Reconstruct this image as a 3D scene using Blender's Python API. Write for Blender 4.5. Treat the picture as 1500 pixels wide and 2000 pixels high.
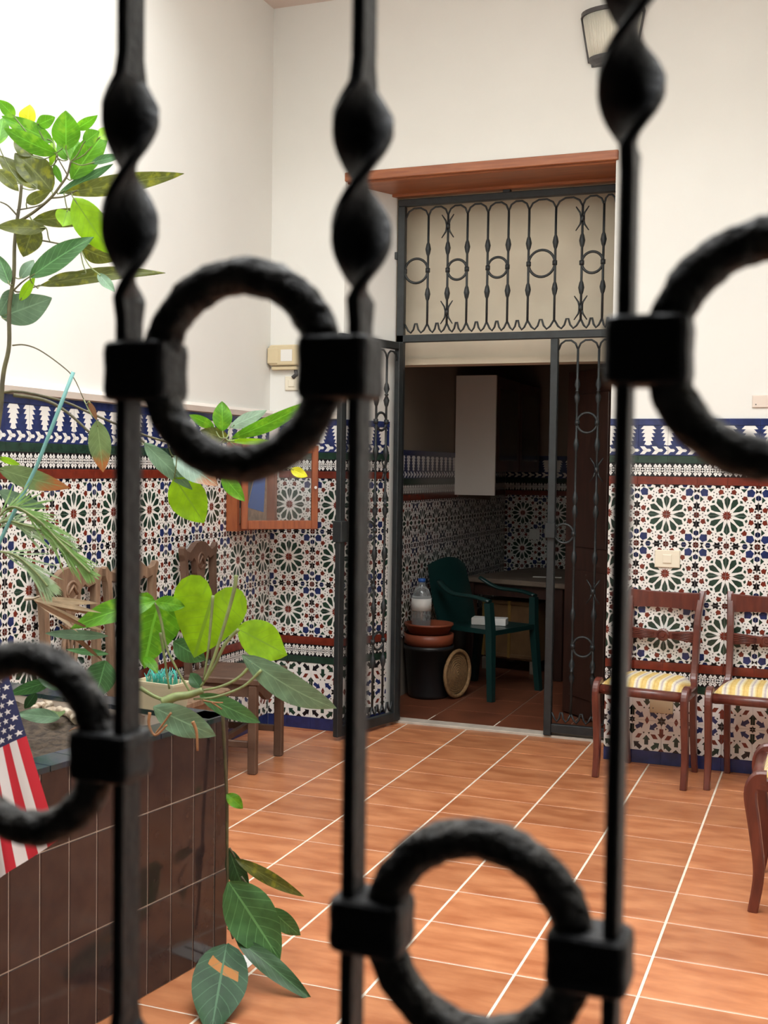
import bpy, math, random
from mathutils import Vector, Matrix
sc = bpy.context.scene
for o in list(bpy.data.objects): bpy.data.objects.remove(o)
col = sc.collection
PI = math.pi
random.seed(7)
# ------------------------------------------------------------------ camera, sky, exposure
cd = bpy.data.cameras.new('camera'); cam = bpy.data.objects.new('camera', cd); col.objects.link(cam); sc.camera = cam
YAW, PITCH, ROLL = -0.36746, -0.03786, 0.01395
fw = Vector((math.sin(YAW)*math.cos(PITCH), math.cos(YAW)*math.cos(PITCH), math.sin(PITCH)))
rt = Vector((math.cos(YAW), -math.sin(YAW), 0)); up = rt.cross(fw)
r2 = rt*math.cos(ROLL)+up*math.sin(ROLL); u2 = -rt*math.sin(ROLL)+up*math.cos(ROLL)
Mx = Matrix((r2, u2, -fw)).transposed().to_4x4(); Mx.translation = Vector((0.4651, -5.7115, 1.4161))
cam.matrix_world = Mx
cd.sensor_fit = 'VERTICAL'; cd.sensor_height = 36; cd.sensor_width = 27; cd.lens = 2279.0/2000*36
cd.clip_start = 0.02; cd.clip_end = 100
cd.dof.use_dof = True; cd.dof.focus_distance = 5.2; cd.dof.aperture_fstop = 9.5
w = bpy.data.worlds.new('overcast_sky'); sc.world = w; w.use_nodes = True
bg = w.node_tree.nodes['Background']; bg.inputs[0].default_value = (0.97, 0.985, 1.0, 1); bg.inputs[1].default_value = 7.0
sc.view_settings.view_transform = 'Standard'; sc.view_settings.look = 'None'
sc.view_settings.exposure = 0.38; sc.view_settings.gamma = 1.0; sc.view_settings.use_curve_mapping = False
# the open top of the patio guides the sky light
pl = bpy.data.lights.new('skylight_portal', 'AREA'); pl.shape = 'RECTANGLE'; pl.size = 3.4; pl.size_y = 3.4
pl.cycles.is_portal = True
po = bpy.data.objects.new('skylight_portal', pl); col.objects.link(po); po.location = (-0.68, -3.28, 5.6)

# ------------------------------------------------------------------ materials
def M(name, c, rough=.5, metal=0., var=0., scale=6., bump=0., bscale=60., c2=None, rnd=0., trans=0., stretch=None, coat=0., spec=.5, alpha=None, tr=0.):
    m = bpy.data.materials.new(name); m.use_nodes = True
    nt = m.node_tree; N = nt.nodes; K = nt.links; b = N['Principled BSDF']
    b.inputs['Roughness'].default_value = rough; b.inputs['Metallic'].default_value = metal
    b.inputs['Specular IOR Level'].default_value = spec
    b.inputs['Coat Weight'].default_value = coat
    b.inputs['Transmission Weight'].default_value = tr
    b.inputs['Base Color'].default_value = (*c, 1)
    src = None
    geo = N.new('ShaderNodeNewGeometry'); pos = geo.outputs['Position']
    if stretch:
        mp = N.new('ShaderNodeMapping'); mp.inputs['Scale'].default_value = stretch; K.new(pos, mp.inputs[0]); pos = mp.outputs[0]
    if var or c2:
        n = N.new('ShaderNodeTexNoise'); n.inputs['Scale'].default_value = scale; n.inputs['Detail'].default_value = 5; K.new(pos, n.inputs['Vector'])
        r = N.new('ShaderNodeMixRGB')
        cc2 = c2 if c2 else tuple(max(0, x*(1-var)) for x in c)
        r.inputs[1].default_value = (*c, 1); r.inputs[2].default_value = (*cc2, 1)
        cr = N.new('ShaderNodeMapRange'); cr.inputs[1].default_value = .35; cr.inputs[2].default_value = .65
        K.new(n.outputs[0], cr.inputs[0]); K.new(cr.outputs[0], r.inputs[0]); src = r.outputs[0]
    if rnd:
        oi = N.new('ShaderNodeObjectInfo'); mr = N.new('ShaderNodeMapRange'); mr.inputs[3].default_value = 1-rnd; mr.inputs[4].default_value = 1+rnd
        K.new(oi.outputs['Random'], mr.inputs[0])
        mu = N.new('ShaderNodeMixRGB'); mu.blend_type = 'MULTIPLY'; mu.inputs[0].default_value = 1
        if src: K.new(src, mu.inputs[1])
        else: mu.inputs[1].default_value = (*c, 1)
        K.new(mr.outputs[0], mu.inputs[2]); src = mu.outputs[0]
    if src: K.new(src, b.inputs['Base Color'])
    if bump:
        n2 = N.new('ShaderNodeTexNoise'); n2.inputs['Scale'].default_value = bscale; n2.inputs['Detail'].default_value = 4; K.new(pos, n2.inputs['Vector'])
        bp = N.new('ShaderNodeBump'); bp.inputs['Strength'].default_value = bump; bp.inputs['Distance'].default_value = .01
        K.new(n2.outputs[0], bp.inputs['Height']); K.new(bp.outputs[0], b.inputs['Normal'])
    return m
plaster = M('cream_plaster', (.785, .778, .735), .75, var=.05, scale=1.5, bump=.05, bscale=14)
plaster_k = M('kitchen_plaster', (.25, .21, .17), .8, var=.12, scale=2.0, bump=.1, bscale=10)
beige = M('beige_beam_plaster', (.66, .59, .46), .8, var=.14, scale=3.0)
ledge_m = M('ledge_plaster', (.72, .66, .60), .7, var=.08, scale=5)
grout = M('floor_grout', (.80, .70, .57), .8, var=.15, scale=30)
wgrout = M('wall_grout', (.55, .52, .48), .8)
pgrout = M('planter_grout', (.55, .46, .39), .8)
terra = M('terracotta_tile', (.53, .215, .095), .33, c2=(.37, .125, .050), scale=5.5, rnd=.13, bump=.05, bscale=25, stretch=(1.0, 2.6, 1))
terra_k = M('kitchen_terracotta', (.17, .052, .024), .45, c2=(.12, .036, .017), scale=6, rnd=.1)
white = M('white_glaze', (.80, .785, .75), .22, var=.04, scale=30)
gl_green = M('bottle_green_glaze', (.018, .05, .032), .2, var=.4, scale=25)
gl_red = M('oxblood_glaze', (.19, .028, .014), .2, var=.35, scale=25)
gl_blue = M('cobalt_glaze', (.020, .034, .135), .2, var=.35, scale=25)
gl_black = M('black_glaze', (.010, .010, .013), .2)
gl_navy = M('navy_glaze', (.012, .016, .055), .22, var=.4, scale=20)
TM = [white, gl_green, gl_red, gl_blue, gl_black, gl_navy, wgrout]
pl_tile = M('planter_brown_glaze', (.036, .024, .023), .11, c2=(.026, .018, .019), scale=18, rnd=.2, bump=.03, bscale=20)
rim_tile = M('rim_dark_green_glaze', (.016, .038, .034), .15, c2=(.02, .03, .05), scale=20)
soil_m = M('potting_soil', (.028, .019, .013), .95, c2=(.085, .06, .04), scale=45, bump=1., bscale=70)
lintel_m = M('varnished_lintel_wood', (.36, .115, .038), .4, c2=(.25, .07, .022), scale=5, stretch=(1, 14, 14))
mahog = M('mahogany', (.135, .032, .020), .3, c2=(.085, .020, .014), scale=7, stretch=(6, 6, 1.2), coat=.3)
oldwood = M('worn_carved_wood', (.27, .175, .11), .6, c2=(.17, .10, .06), scale=9, bump=.2, bscale=40, stretch=(5, 5, 1))
oldwood_d = M('dark_carved_wood', (.135, .075, .048), .55, c2=(.085, .045, .028), scale=9, bump=.2, bscale=40)
boxwood = M('red_brown_box_wood', (.30, .085, .028), .42, c2=(.20, .05, .018), scale=8, stretch=(8, 8, 1))
iron = M('black_painted_iron', (.010, .010, .011), .52, metal=0., bump=.25, bscale=120, spec=.32)
iron_r = M('rough_forged_iron', (.014, .013, .012), .65, c2=(.075, .068, .058), scale=70, bump=1., bscale=95, spec=.4)
iron_g = M('dark_grey_painted_iron', (.018, .023, .025), .5, var=.4, scale=25)
marble = M('threshold_stone', (.55, .48, .40), .6, var=.2, scale=15)
ivory = M('ivory_plastic', (.78, .72, .58), .35)
ivory2 = M('yellowed_plastic', (.62, .52, .33), .4)
white_p = M('white_paint', (.80, .79, .76), .45)
dkwood = M('very_dark_wood', (.045, .02, .014), .4, c2=(.028, .012, .009), scale=6, stretch=(5, 5, 1))
cupwood = M('cupboard_wood', (.11, .04, .025), .4, c2=(.07, .025, .016), scale=6)
chestw = M('sideboard_wood', (.16, .085, .035), .5, c2=(.10, .05, .02), scale=8)
brass = M('dull_brass', (.45, .27, .08), .4, metal=.7)
tablew = M('table_top_worn', (.20, .155, .115), .5, c2=(.14, .10, .075), scale=7)
gplastic = M('dark_green_plastic', (.005, .027, .025), .35)
bplastic = M('black_plastic_pot', (.012, .014, .016), .4)
oplastic = M('terracotta_plastic', (.24, .06, .027), .45)
wicker = M('wicker', (.30, .17, .07), .7, var=.4, scale=60, bump=.5, bscale=150)
jug = M('clear_plastic', (.75, .8, .82), .08, tr=.85)
bluecap = M('blue_cap', (.02, .10, .38), .4)
paper = M('paper', (.75, .74, .70), .7)
cream_pot = M('cream_pot', (.66, .56, .38), .45, var=.1, scale=12)
teal = M('teal_tufts', (.05, .42, .36), .5)
stake_m = M('turquoise_coated_stake', (.16, .38, .36), .5, c2=(.08, .22, .20), scale=6)
stemg = M('green_stem', (.20, .25, .09), .5, c2=(.13, .15, .06), scale=25)
stemb = M('olive_brown_stem', (.10, .09, .035), .6, c2=(.06, .05, .025), scale=25)
rootm = M('aerial_root', (.28, .13, .05), .7, var=.3, scale=40)
shell = M('bleached_root', (.55, .47, .37), .7, c2=(.22, .15, .09), scale=30, bump=.5, bscale=60)
fl_blue = M('flag_navy', (.018, .024, .085), .8); fl_red = M('flag_red', (.52, .018, .035), .8); fl_white = M('flag_white', (.72, .71, .72), .8)
frost = M('ribbed_glass', (.74, .72, .62), .35)
dkgrey = M('lamp_grey_metal', (.07, .068, .07), .45)
posterb = M('blue_print', (.02, .13, .55), .6); posters = M('tan_print', (.42, .27, .18), .6, var=.4, scale=30); posterd = M('dark_print', (.03, .06, .08), .6)
glassm = M('cabinet_glass', (.9, .93, .92), .02, tr=1.0)
chrome = M('chrome', (.7, .7, .7), .2, metal=1)
def stripes_mat():
    m = M('yellow_striped_damask', (.74, .66, .45), .75); nt = m.node_tree; N = nt.nodes; K = nt.links; b = N['Principled BSDF']
    tc = N.new('ShaderNodeTexCoord'); sp = N.new('ShaderNodeSeparateXYZ'); K.new(tc.outputs['Object'], sp.inputs[0])
    mu = N.new('ShaderNodeMath'); mu.operation = 'MULTIPLY'; mu.inputs[1].default_value = 17.5; K.new(sp.outputs[0], mu.inputs[0])
    fr = N.new('ShaderNodeMath'); fr.operation = 'FRACT'; K.new(mu.outputs[0], fr.inputs[0])
    cr = N.new('ShaderNodeValToRGB'); cr.color_ramp.interpolation = 'CONSTANT'; K.new(fr.outputs[0], cr.inputs[0])
    e = cr.color_ramp.elements; e[0].position = 0; e[0].color = (.66, .47, .16, 1); e[1].position = .30; e[1].color = (.70, .63, .44, 1)
    for p_, c_ in ((.42, (.62, .54, .48, 1)), (.50, (.44, .38, .36, 1)), (.58, (.62, .55, .48, 1)), (.66, (.72, .64, .42, 1)), (.78, (.68, .53, .24, 1)), (.88, (.60, .40, .12, 1))):
        k = e.new(p_); k.color = c_
    n = N.new('ShaderNodeTexNoise'); n.inputs['Scale'].default_value = 75; K.new(tc.outputs['Object'], n.inputs['Vector'])
    mx = N.new('ShaderNodeMixRGB'); mx.blend_type = 'OVERLAY'; mx.inputs[0].default_value = .35; K.new(cr.outputs[0], mx.inputs[1]); K.new(n.outputs[0], mx.inputs[2])
    K.new(mx.outputs[0], b.inputs['Base Color']); return m
fabric = stripes_mat()
def leafmat(name, c, vein=1.35, c2=None, tip=None, tl=.45, rough=.42, patch=None):
    m = bpy.data.materials.new(name); m.use_nodes = True; nt = m.node_tree; N = nt.nodes; K = nt.links
    b = N['Principled BSDF']; out = N['Material Output']; b.inputs['Roughness'].default_value = rough; b.inputs['Specular IOR Level'].default_value = .4
    uv = N.new('ShaderNodeUVMap'); sp = N.new('ShaderNodeSeparateXYZ'); K.new(uv.outputs[0], sp.inputs[0])
    def ma(op, a, bb=None):
        x = N.new('ShaderNodeMath'); x.operation = op
        for i, s in enumerate((a, bb)):
            if s is None: continue
            if isinstance(s, (int, float)): x.inputs[i].default_value = s
            else: K.new(s, x.inputs[i])
        return x.outputs[0]
    au = ma('ABSOLUTE', ma('SUBTRACT', sp.outputs[0], .5))
    mid = ma('LESS_THAN', au, .022)
    side = ma('LESS_THAN', ma('ABSOLUTE', ma('SUBTRACT', ma('FRACT', ma('SUBTRACT', ma('MULTIPLY', sp.outputs[1], 8), ma('MULTIPLY', au, 4))), .5)), .05)
    vv = ma('MAXIMUM', mid, ma('MULTIPLY', side, .5))
    geo = N.new('ShaderNodeNewGeometry'); n = N.new('ShaderNodeTexNoise'); n.inputs['Scale'].default_value = 22; n.inputs['Detail'].default_value = 4; K.new(geo.outputs['Position'], n.inputs['Vector'])
    mr = N.new('ShaderNodeMapRange'); mr.inputs[1].default_value = .3; mr.inputs[2].default_value = .7; mr.inputs[3].default_value = .72; mr.inputs[4].default_value = 1.2; K.new(n.outputs[0], mr.inputs[0])
    mx = N.new('ShaderNodeMixRGB'); mx.blend_type = 'MULTIPLY'; mx.inputs[0].default_value = 1; mx.inputs[1].default_value = (*c, 1); K.new(mr.outputs[0], mx.inputs[2]); cur = mx.outputs[0]
    if c2:
        n3 = N.new('ShaderNodeTexNoise'); n3.inputs['Scale'].default_value = 38; n3.inputs['Detail'].default_value = 6; K.new(geo.outputs['Position'], n3.inputs['Vector'])
        r3 = N.new('ShaderNodeMapRange'); r3.inputs[1].default_value = .52; r3.inputs[2].default_value = .68; K.new(n3.outputs[0], r3.inputs[0])
        mm = N.new('ShaderNodeMixRGB'); K.new(r3.outputs[0], mm.inputs[0]); K.new(cur, mm.inputs[1]); mm.inputs[2].default_value = (*c2, 1); cur = mm.outputs[0]
    if tip:
        tr_ = N.new('ShaderNodeMapRange'); tr_.inputs[1].default_value = .6; tr_.inputs[2].default_value = .78
        K.new(ma('ADD', sp.outputs[1], ma('MULTIPLY', ma('SUBTRACT', n.outputs[0], .5), .4)), tr_.inputs[0])
        m2 = N.new('ShaderNodeMixRGB'); K.new(tr_.outputs[0], m2.inputs[0]); K.new(cur, m2.inputs[1]); m2.inputs[2].default_value = (*tip, 1); cur = m2.outputs[0]
    if patch:
        f = ma('MULTIPLY', ma('LESS_THAN', ma('ABSOLUTE', ma('SUBTRACT', ma('ADD', sp.outputs[1], ma('MULTIPLY', sp.outputs[0], .25)), .42)), .055), ma('MULTIPLY', ma('GREATER_THAN', sp.outputs[0], .18), ma('LESS_THAN', sp.outputs[0], .8)))
        m3 = N.new('ShaderNodeMixRGB'); K.new(f, m3.inputs[0]); K.new(cur, m3.inputs[1]); m3.inputs[2].default_value = (*patch, 1); cur = m3.outputs[0]
    m4 = N.new('ShaderNodeMixRGB'); K.new(vv, m4.inputs[0]); K.new(cur, m4.inputs[1]); m4.inputs[2].default_value = (*[min(1, x*vein+.02) for x in c], 1); cur = m4.outputs[0]
    K.new(cur, b.inputs['Base Color'])
    t = N.new('ShaderNodeBsdfTranslucent'); K.new(cur, t.inputs[0]); ms = N.new('ShaderNodeMixShader'); ms.inputs[0].default_value = tl
    K.new(b.outputs[0], ms.inputs[1]); K.new(t.outputs[0], ms.inputs[2]); K.new(ms.outputs[0], out.inputs[0]); return m
LM = {'bright': leafmat('bright_green_leaf', (.105, .315, .012), 1.5, c2=(.20, .44, .02)), 'lime': leafmat('lime_leaf', (.27, .53, .008), .7), 'yellow': leafmat('yellow_leaf', (.80, .78, .03)),
      'olive': leafmat('olive_leaf', (.105, .125, .022), 1.6, c2=(.25, .27, .02)), 'green': leafmat('green_leaf', (.060, .165, .050), 2.0, tl=.3), 'fresh': leafmat('fresh_green_leaf', (.10, .33, .03), 1.5), 'grey': leafmat('grey_green_leaf', (.14, .245, .145), 1.5, tl=.25),
      'pale': leafmat('pale_leaf', (.38, .55, .42)), 'palm': leafmat('palm_leaflet', (.34, .47, .26), 1.2, c2=(.50, .60, .44)), 'palm2': leafmat('palm_leaflet_green', (.20, .36, .10), 1.2, c2=(.36, .50, .22)), 'pale_tip': leafmat('pale_leaf_dry_edge', (.32, .46, .37), tip=(.45, .22, .12)), 'dark': leafmat('dark_green_leaf', (.03, .085, .028), 2, tl=.25),
      'dried_tip': leafmat('leaf_with_dry_tip', (.16, .24, .09), tip=(.40, .15, .05)), 'brown': leafmat('dry_brown_leaf', (.20, .10, .05)), 'straw': leafmat('straw_leaf', (.50, .38, .25)),
      'patch': leafmat('leaf_with_orange_blotch', (.028, .075, .032), 2, tl=.2, rough=.6, patch=(.42, .17, .035))}

# ------------------------------------------------------------------ mesh helpers
class MB:
    def __init__(s): s.v = []; s.f = []; s.m = []; s.s = []; s.uv = []
    def add(s, vs, fs, mi=0, sm=False, uvs=None):
        o = len(s.v); s.v += [tuple(x) for x in vs]
        s.uv += (uvs if uvs else [(0, 0)]*len(vs))
        for i, f in enumerate(fs):
            s.f.append([o+k for k in f]); s.m.append(mi[i] if isinstance(mi, list) else mi); s.s.append(sm)
        return s
    def box(s, x0, x1, y0, y1, z0, z1, mi=0):
        v = [(x, y, z) for z in (z0, z1) for y in (y0, y1) for x in (x0, x1)]
        return s.add(v, [(0, 2, 3, 1), (4, 5, 7, 6), (0, 1, 5, 4), (2, 6, 7, 3), (0, 4, 6, 2), (1, 3, 7, 5)], mi)
    def cbox(s, x0, x1, y0, y1, z0, z1, b=.004, mi=0):      # chamfered on the vertical edges and top
        pts = [(x0+b, y0), (x1-b, y0), (x1, y0+b), (x1, y1-b), (x1-b, y1), (x0+b, y1), (x0, y1-b), (x0, y0+b)]
        ins = [(x0+2*b, y0+b), (x1-2*b, y0+b), (x1-b, y0+2*b), (x1-b, y1-2*b), (x1-2*b, y1-b), (x0+2*b, y1-b), (x0+b, y1-2*b), (x0+b, y0+2*b)]
        L_ = [[(x, y, z0) for x, y in ins], [(x, y, z0+b) for x, y in pts], [(x, y, z1-b) for x, y in pts], [(x, y, z1) for x, y in ins]]
        return s.loft(L_, mi)
    def loft(s, rings, mi=0, sm=False, caps=True, closed=False):
        n = len(rings[0]); v = [p for r in rings for p in r]; f = []
        R_ = len(rings)
        for i in range(R_ if closed else R_-1):
            j = (i+1) % R_
            for k in range(n):
                f.append((i*n+k, i*n+(k+1) % n, j*n+(k+1) % n, j*n+k))
        s.add(v, f, mi, sm)
        if caps and not closed:
            o = len(s.v)-len(v)
            s.f.append([o+k for k in range(n)][::-1]); s.m.append(mi); s.s.append(False)
            s.f.append([o+(R_-1)*n+k for k in range(n)]); s.m.append(mi); s.s.append(False)
        return s
    def prism(s, poly, axis, a, b, mi=0):
        def P(p, h):
            return (p[0], p[1], h) if axis == 'z' else ((p[0], h, p[1]) if axis == 'y' else (h, p[0], p[1]))
        return s.loft([[P(p, a) for p in poly], [P(p, b) for p in poly]], mi)
    def tube(s, pts, r, n=8, mi=0, sm=True, flat=1.0, caps=True):
        pts = [Vector(p) for p in pts]; rings = []
        t0 = (pts[1]-pts[0]).normalized(); ref = Vector((0, 0, 1)) if abs(t0.z) < .9 else Vector((1, 0, 0))
        nx = t0.cross(ref).normalized()
        for i, p in enumerate(pts):
            t = (pts[min(i+1, len(pts)-1)]-pts[max(i-1, 0)]).normalized()
            nx = (nx-t*nx.dot(t)).normalized(); ny = t.cross(nx)
            rr = r[i] if isinstance(r, (list, tuple)) else r
            rings.append([p+nx*math.cos(2*PI*(k+.5)/n)*rr+ny*math.sin(2*PI*(k+.5)/n)*rr*flat for k in range(n)])
        return s.loft(rings, mi, sm, caps)
    def torus(s, c, R, r, axis='y', n=36, k=8, mi=0, jit=0.):
        rings = []
        for i in range(n):
            a = 2*PI*i/n; ring = []
            for j in range(k):
                b = 2*PI*j/k; rr = r*(1+random.uniform(-jit, jit)); x = (R+rr*math.cos(b))*math.cos(a); z = (R+rr*math.cos(b))*math.sin(a); y = rr*math.sin(b)
                ring.append((c[0]+x, c[1]+y, c[2]+z) if axis == 'y' else ((c[0]+y, c[1]+x, c[2]+z) if axis == 'x' else (c[0]+x, c[1]+z, c[2]+y)))
            rings.append(ring)
        return s.loft(rings, mi, True, False, True)
    def lathe(s, prof, c=(0, 0), n=24, mi=0, sm=True):
        return s.loft([[(c[0]+r*math.cos(2*PI*k/n), c[1]+r*math.sin(2*PI*k/n), z) for k in range(n)] for r, z in prof], mi, sm)
    def build(s, name, mats, parent=None, loc=None, rz=0):
        me = bpy.data.meshes.new(name); me.from_pydata(s.v, [], s.f)
        for m in (mats if isinstance(mats, list) else [mats]): me.materials.append(m)
        for p, mi, sm in zip(me.polygons, s.m, s.s): p.material_index = mi; p.use_smooth = sm
        if any(u != (0, 0) for u in s.uv):
            ul = me.uv_layers.new(name='UVMap')
            for l in me.loops: ul.data[l.index].uv = s.uv[l.vertex_index]
        me.update()
        return link(name, me, parent, loc, rz)
def link(name, me, parent=None, loc=None, rz=0):
    o = bpy.data.objects.new(name, me); col.objects.link(o)
    if parent: o.parent = parent
    if loc is not None: o.location = loc
    if rz: o.rotation_euler.z = rz
    return o
def tag(o, label, cat, group=None):
    o['label'] = label; o['category'] = cat
    if group: o['group'] = group
    return o
def thing(name, label, cat, loc=(0, 0, 0), rz=0, group=None):
    o = bpy.data.objects.new(name, None); col.objects.link(o); o.location = loc; o.rotation_euler.z = rz; o.empty_display_size = .1
    return tag(o, label, cat, group)
def struct(o): o['kind'] = 'structure'; return o
def copy_thing(root, label, loc, rz):
    def rec(o, par):
        c = o.copy(); col.objects.link(c)
        if par: c.parent = par
        for ch in o.children: rec(ch, c)
        return c
    r = rec(root, None); r['label'] = label; r.location = loc; r.rotation_euler.z = rz; return r
def smooth_path(pts, n=6):
    P = [Vector(p) for p in pts]; out = []
    for i in range(len(P)-1):
        p0 = P[max(i-1, 0)]; p1 = P[i]; p2 = P[i+1]; p3 = P[min(i+2, len(P)-1)]
        for k in range(n):
            t = k/n
            out.append(.5*((2*p1)+(p2-p0)*t+(2*p0-5*p1+4*p2-p3)*t*t+(3*p1-p0-3*p2+p3)*t**3))
    out.append(P[-1]); return out

# ------------------------------------------------------------------ the setting: walls, ceiling, hall, kitchen
XL, XR = -2.407, 1.05
YF = -5.0
b = MB()
b.prism([(XL-.15, 0), (-1.976, 0), (-1.81, .34), (-1.98, .62), (XL-.15, .62)], 'z', -.06, 2.964)
b.prism([(-.557, 0), (XR+.15, 0), (XR+.15, .62), (-.59, .62), (-.575, .34)], 'z', -.06, 2.964)
b.box(XL-.15, XR+.15, 0, .62, 2.964, 5.6)
wall_back = struct(b.build('wall_back', plaster))
wall_left = struct(MB().box(XL-.15, XL, YF-.16, 0, -.06, 5.6).build('wall_left', plaster))
wall_right = struct(MB().box(XR, XR+.15, YF-.16, 0, -.06, 5.6).build('wall_right', plaster))
b = MB(); b.box(XL, -.45, YF-.16, YF, -.06, 5.6); b.box(.98, XR, YF-.16, YF, -.06, 5.6); b.box(-.45, .98, YF-.16, YF, 2.75, 5.6)
wall_front = struct(b.build('wall_front', plaster))
struct(MB().box(XL, XR, -1.55, 0, 3.87, 4.0).build('ceiling_eave', M('eave_paint', (.70, .60, .54), .8)))
hall = M('hall_paint', (.07, .065, .06), .8)
b = MB(); b.box(-1.0, -.9, -9.5, YF-.16, -.06, 2.9); struct(b.build('wall_hall_left', hall))
b = MB(); b.box(1.5, 1.6, -9.5, YF-.16, -.06, 2.9); struct(b.build('wall_hall_right', hall))
b = MB(); b.box(-1.0, 1.6, -9.6, -9.5, -.06, 2.9); struct(b.build('wall_hall_rear', hall))
b = MB(); b.box(-1.0, 1.6, -9.6, YF-.16, 2.9, 3.0); struct(b.build('ceiling_hall', hall))
# kitchen shell
KX0, KX1, KY = -2.02, -.1, 3.45
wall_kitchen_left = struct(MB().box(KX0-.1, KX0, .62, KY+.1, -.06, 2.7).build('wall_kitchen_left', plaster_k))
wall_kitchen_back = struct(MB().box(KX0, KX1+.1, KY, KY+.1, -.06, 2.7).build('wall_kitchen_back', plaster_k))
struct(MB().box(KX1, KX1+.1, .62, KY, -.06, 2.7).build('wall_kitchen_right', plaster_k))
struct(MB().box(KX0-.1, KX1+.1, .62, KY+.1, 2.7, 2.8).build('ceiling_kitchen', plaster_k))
# plaster beam behind the transom grille
b = MB(); b.box(-1.99, -.56, .50, .62, 2.03, 2.964); b.box(-1.99, -.56, .48, .62, 1.995, 2.03)
struct(b.build('trim_1', beige))
# timber lintel: face board and soffit boards
b = MB(); b.cbox(-1.976, -.545, -.014, .012, 2.917, 2.964, .003); lint = struct(b.build('trim_2', lintel_m))
MB().cbox(-1.972, -.552, .012, .30, 2.908, 2.925, .003).build('soffit_board', lintel_m, lint)
MB().cbox(-1.972, -.552, .303, .36, 2.895, 2.925, .003).build('soffit_board', lintel_m, lint)
# doorway threshold
struct(MB().cbox(-1.82, -.56, .335, .43, -.02, .012, .003).build('trim_3', marble))
# plaster ledge above the left dado and the frame at the corner
b = MB(); b.prism([(XL, 1.672), (XL+.03, 1.675), (XL+.036, 1.700), (XL+.016, 1.716), (XL, 1.718)], 'y', -4.9, 0); struct(b.build('trim_4', ledge_m))
b = MB(); b.box(XL+.002, XL+.062, -.018, 0, 1.495, 1.672); b.prism([(-.03, 1.672), (-.034, 1.70), (-.014, 1.716), (0, 1.718), (0, 1.672)], 'x', XL+.034, -1.98); struct(b.build('trim_5', ledge_m))
# skirting strip where the door leaf rests is part of the wall

# ------------------------------------------------------------------ floor tiles
TP, TQ, TX, TY = .3432, .2781, .0083, -.3405
floor = struct(MB().box(XL, XR, YF-.16, .62, -.06, -.0018).build('floor', grout))
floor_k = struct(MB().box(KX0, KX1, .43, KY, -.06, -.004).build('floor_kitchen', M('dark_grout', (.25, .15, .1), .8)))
PL = [(-1.161, -2.728), (-2.407, -2.54), (-2.407, -4.75), (-1.462, -4.75)]
def inside_planter(x, y):
    fx = -1.161+(y+2.728)*.149/.989
    return x < fx-.1 and y < -2.9
_tm = {}
def floor_tile(par, x0, x1, y0, y1, mat, nm):
    key = (round(x1-x0, 3), round(y1-y0, 3), mat.name); g = .0042; gy = .0028
    if key not in _tm:
        w_, h_ = x1-x0, y1-y0; bb = MB(); c = .002
        bb.loft([[(g, gy, -.01), (w_-g, gy, -.01), (w_-g, h_-gy, -.01), (g, h_-gy, -.01)], [(g, gy, -.0012), (w_-g, gy, -.0012), (w_-g, h_-gy, -.0012), (g, h_-gy, -.0012)],
                 [(g+c, gy+c, 0), (w_-g-c, gy+c, 0), (w_-g-c, h_-gy-c, 0), (g+c, h_-gy-c, 0)]])
        o = bb.build(nm, mat, par, (x0, y0, 0)); _tm[key] = o.data; return o
    return link(nm, _tm[key], par, (x0, y0, 0))
xs = [XL]+[TX+i*TP for i in range(-7, 4) if XL+.03 < TX+i*TP < XR]+[XR]
ys = [TY-k*TQ for k in range(-2, 18)]; ys = sorted([y for y in ys if -4.95 < y < .30]+[-5.0, .336])
for i in range(len(xs)-1):
    for j in range(len(ys)-1):
        if ys[j] > -.05 and not (-1.98 < xs[i+1] and xs[i] < -.55): continue
        if inside_planter(xs[i+1], ys[j+1]): continue
        floor_tile(floor, xs[i], xs[i+1], ys[j], ys[j+1], terra, 'floor_tile')
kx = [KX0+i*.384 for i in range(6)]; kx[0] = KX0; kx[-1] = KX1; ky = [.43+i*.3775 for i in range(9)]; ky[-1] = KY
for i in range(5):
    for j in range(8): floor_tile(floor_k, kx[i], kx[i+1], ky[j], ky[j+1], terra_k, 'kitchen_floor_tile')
struct(MB().box(-.9, 1.5, -9.5, YF, -.004, 0).build('floor_hall', hall))

# ------------------------------------------------------------------ glazed wall tiles: printed figures as inlaid faces
def clip(poly, x0, x1, y0, y1):
    def cut(p, ax, v, keep_gt):
        o = []
        for i in range(len(p)):
            a, b_ = p[i], p[(i+1) % len(p)]; ia = (a[ax] >= v) if keep_gt else (a[ax] <= v); ib = (b_[ax] >= v) if keep_gt else (b_[ax] <= v)
            if ia: o.append(a)
            if ia != ib:
                t = (v-a[ax])/(b_[ax]-a[ax]); o.append((a[0]+t*(b_[0]-a[0]), a[1]+t*(b_[1]-a[1])))
        return o
    for ax, v, g in ((0, x0, True), (0, x1, False), (1, y0, True), (1, y1, False)):
        poly = cut(poly, ax, v, g)
        if len(poly) < 3: return None
    ar = sum(poly[i][0]*poly[(i+1) % len(poly)][1]-poly[(i+1) % len(poly)][0]*poly[i][1] for i in range(len(poly)))/2
    if abs(ar) < 1e-6: return None
    return poly if ar > 0 else poly[::-1]
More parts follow.
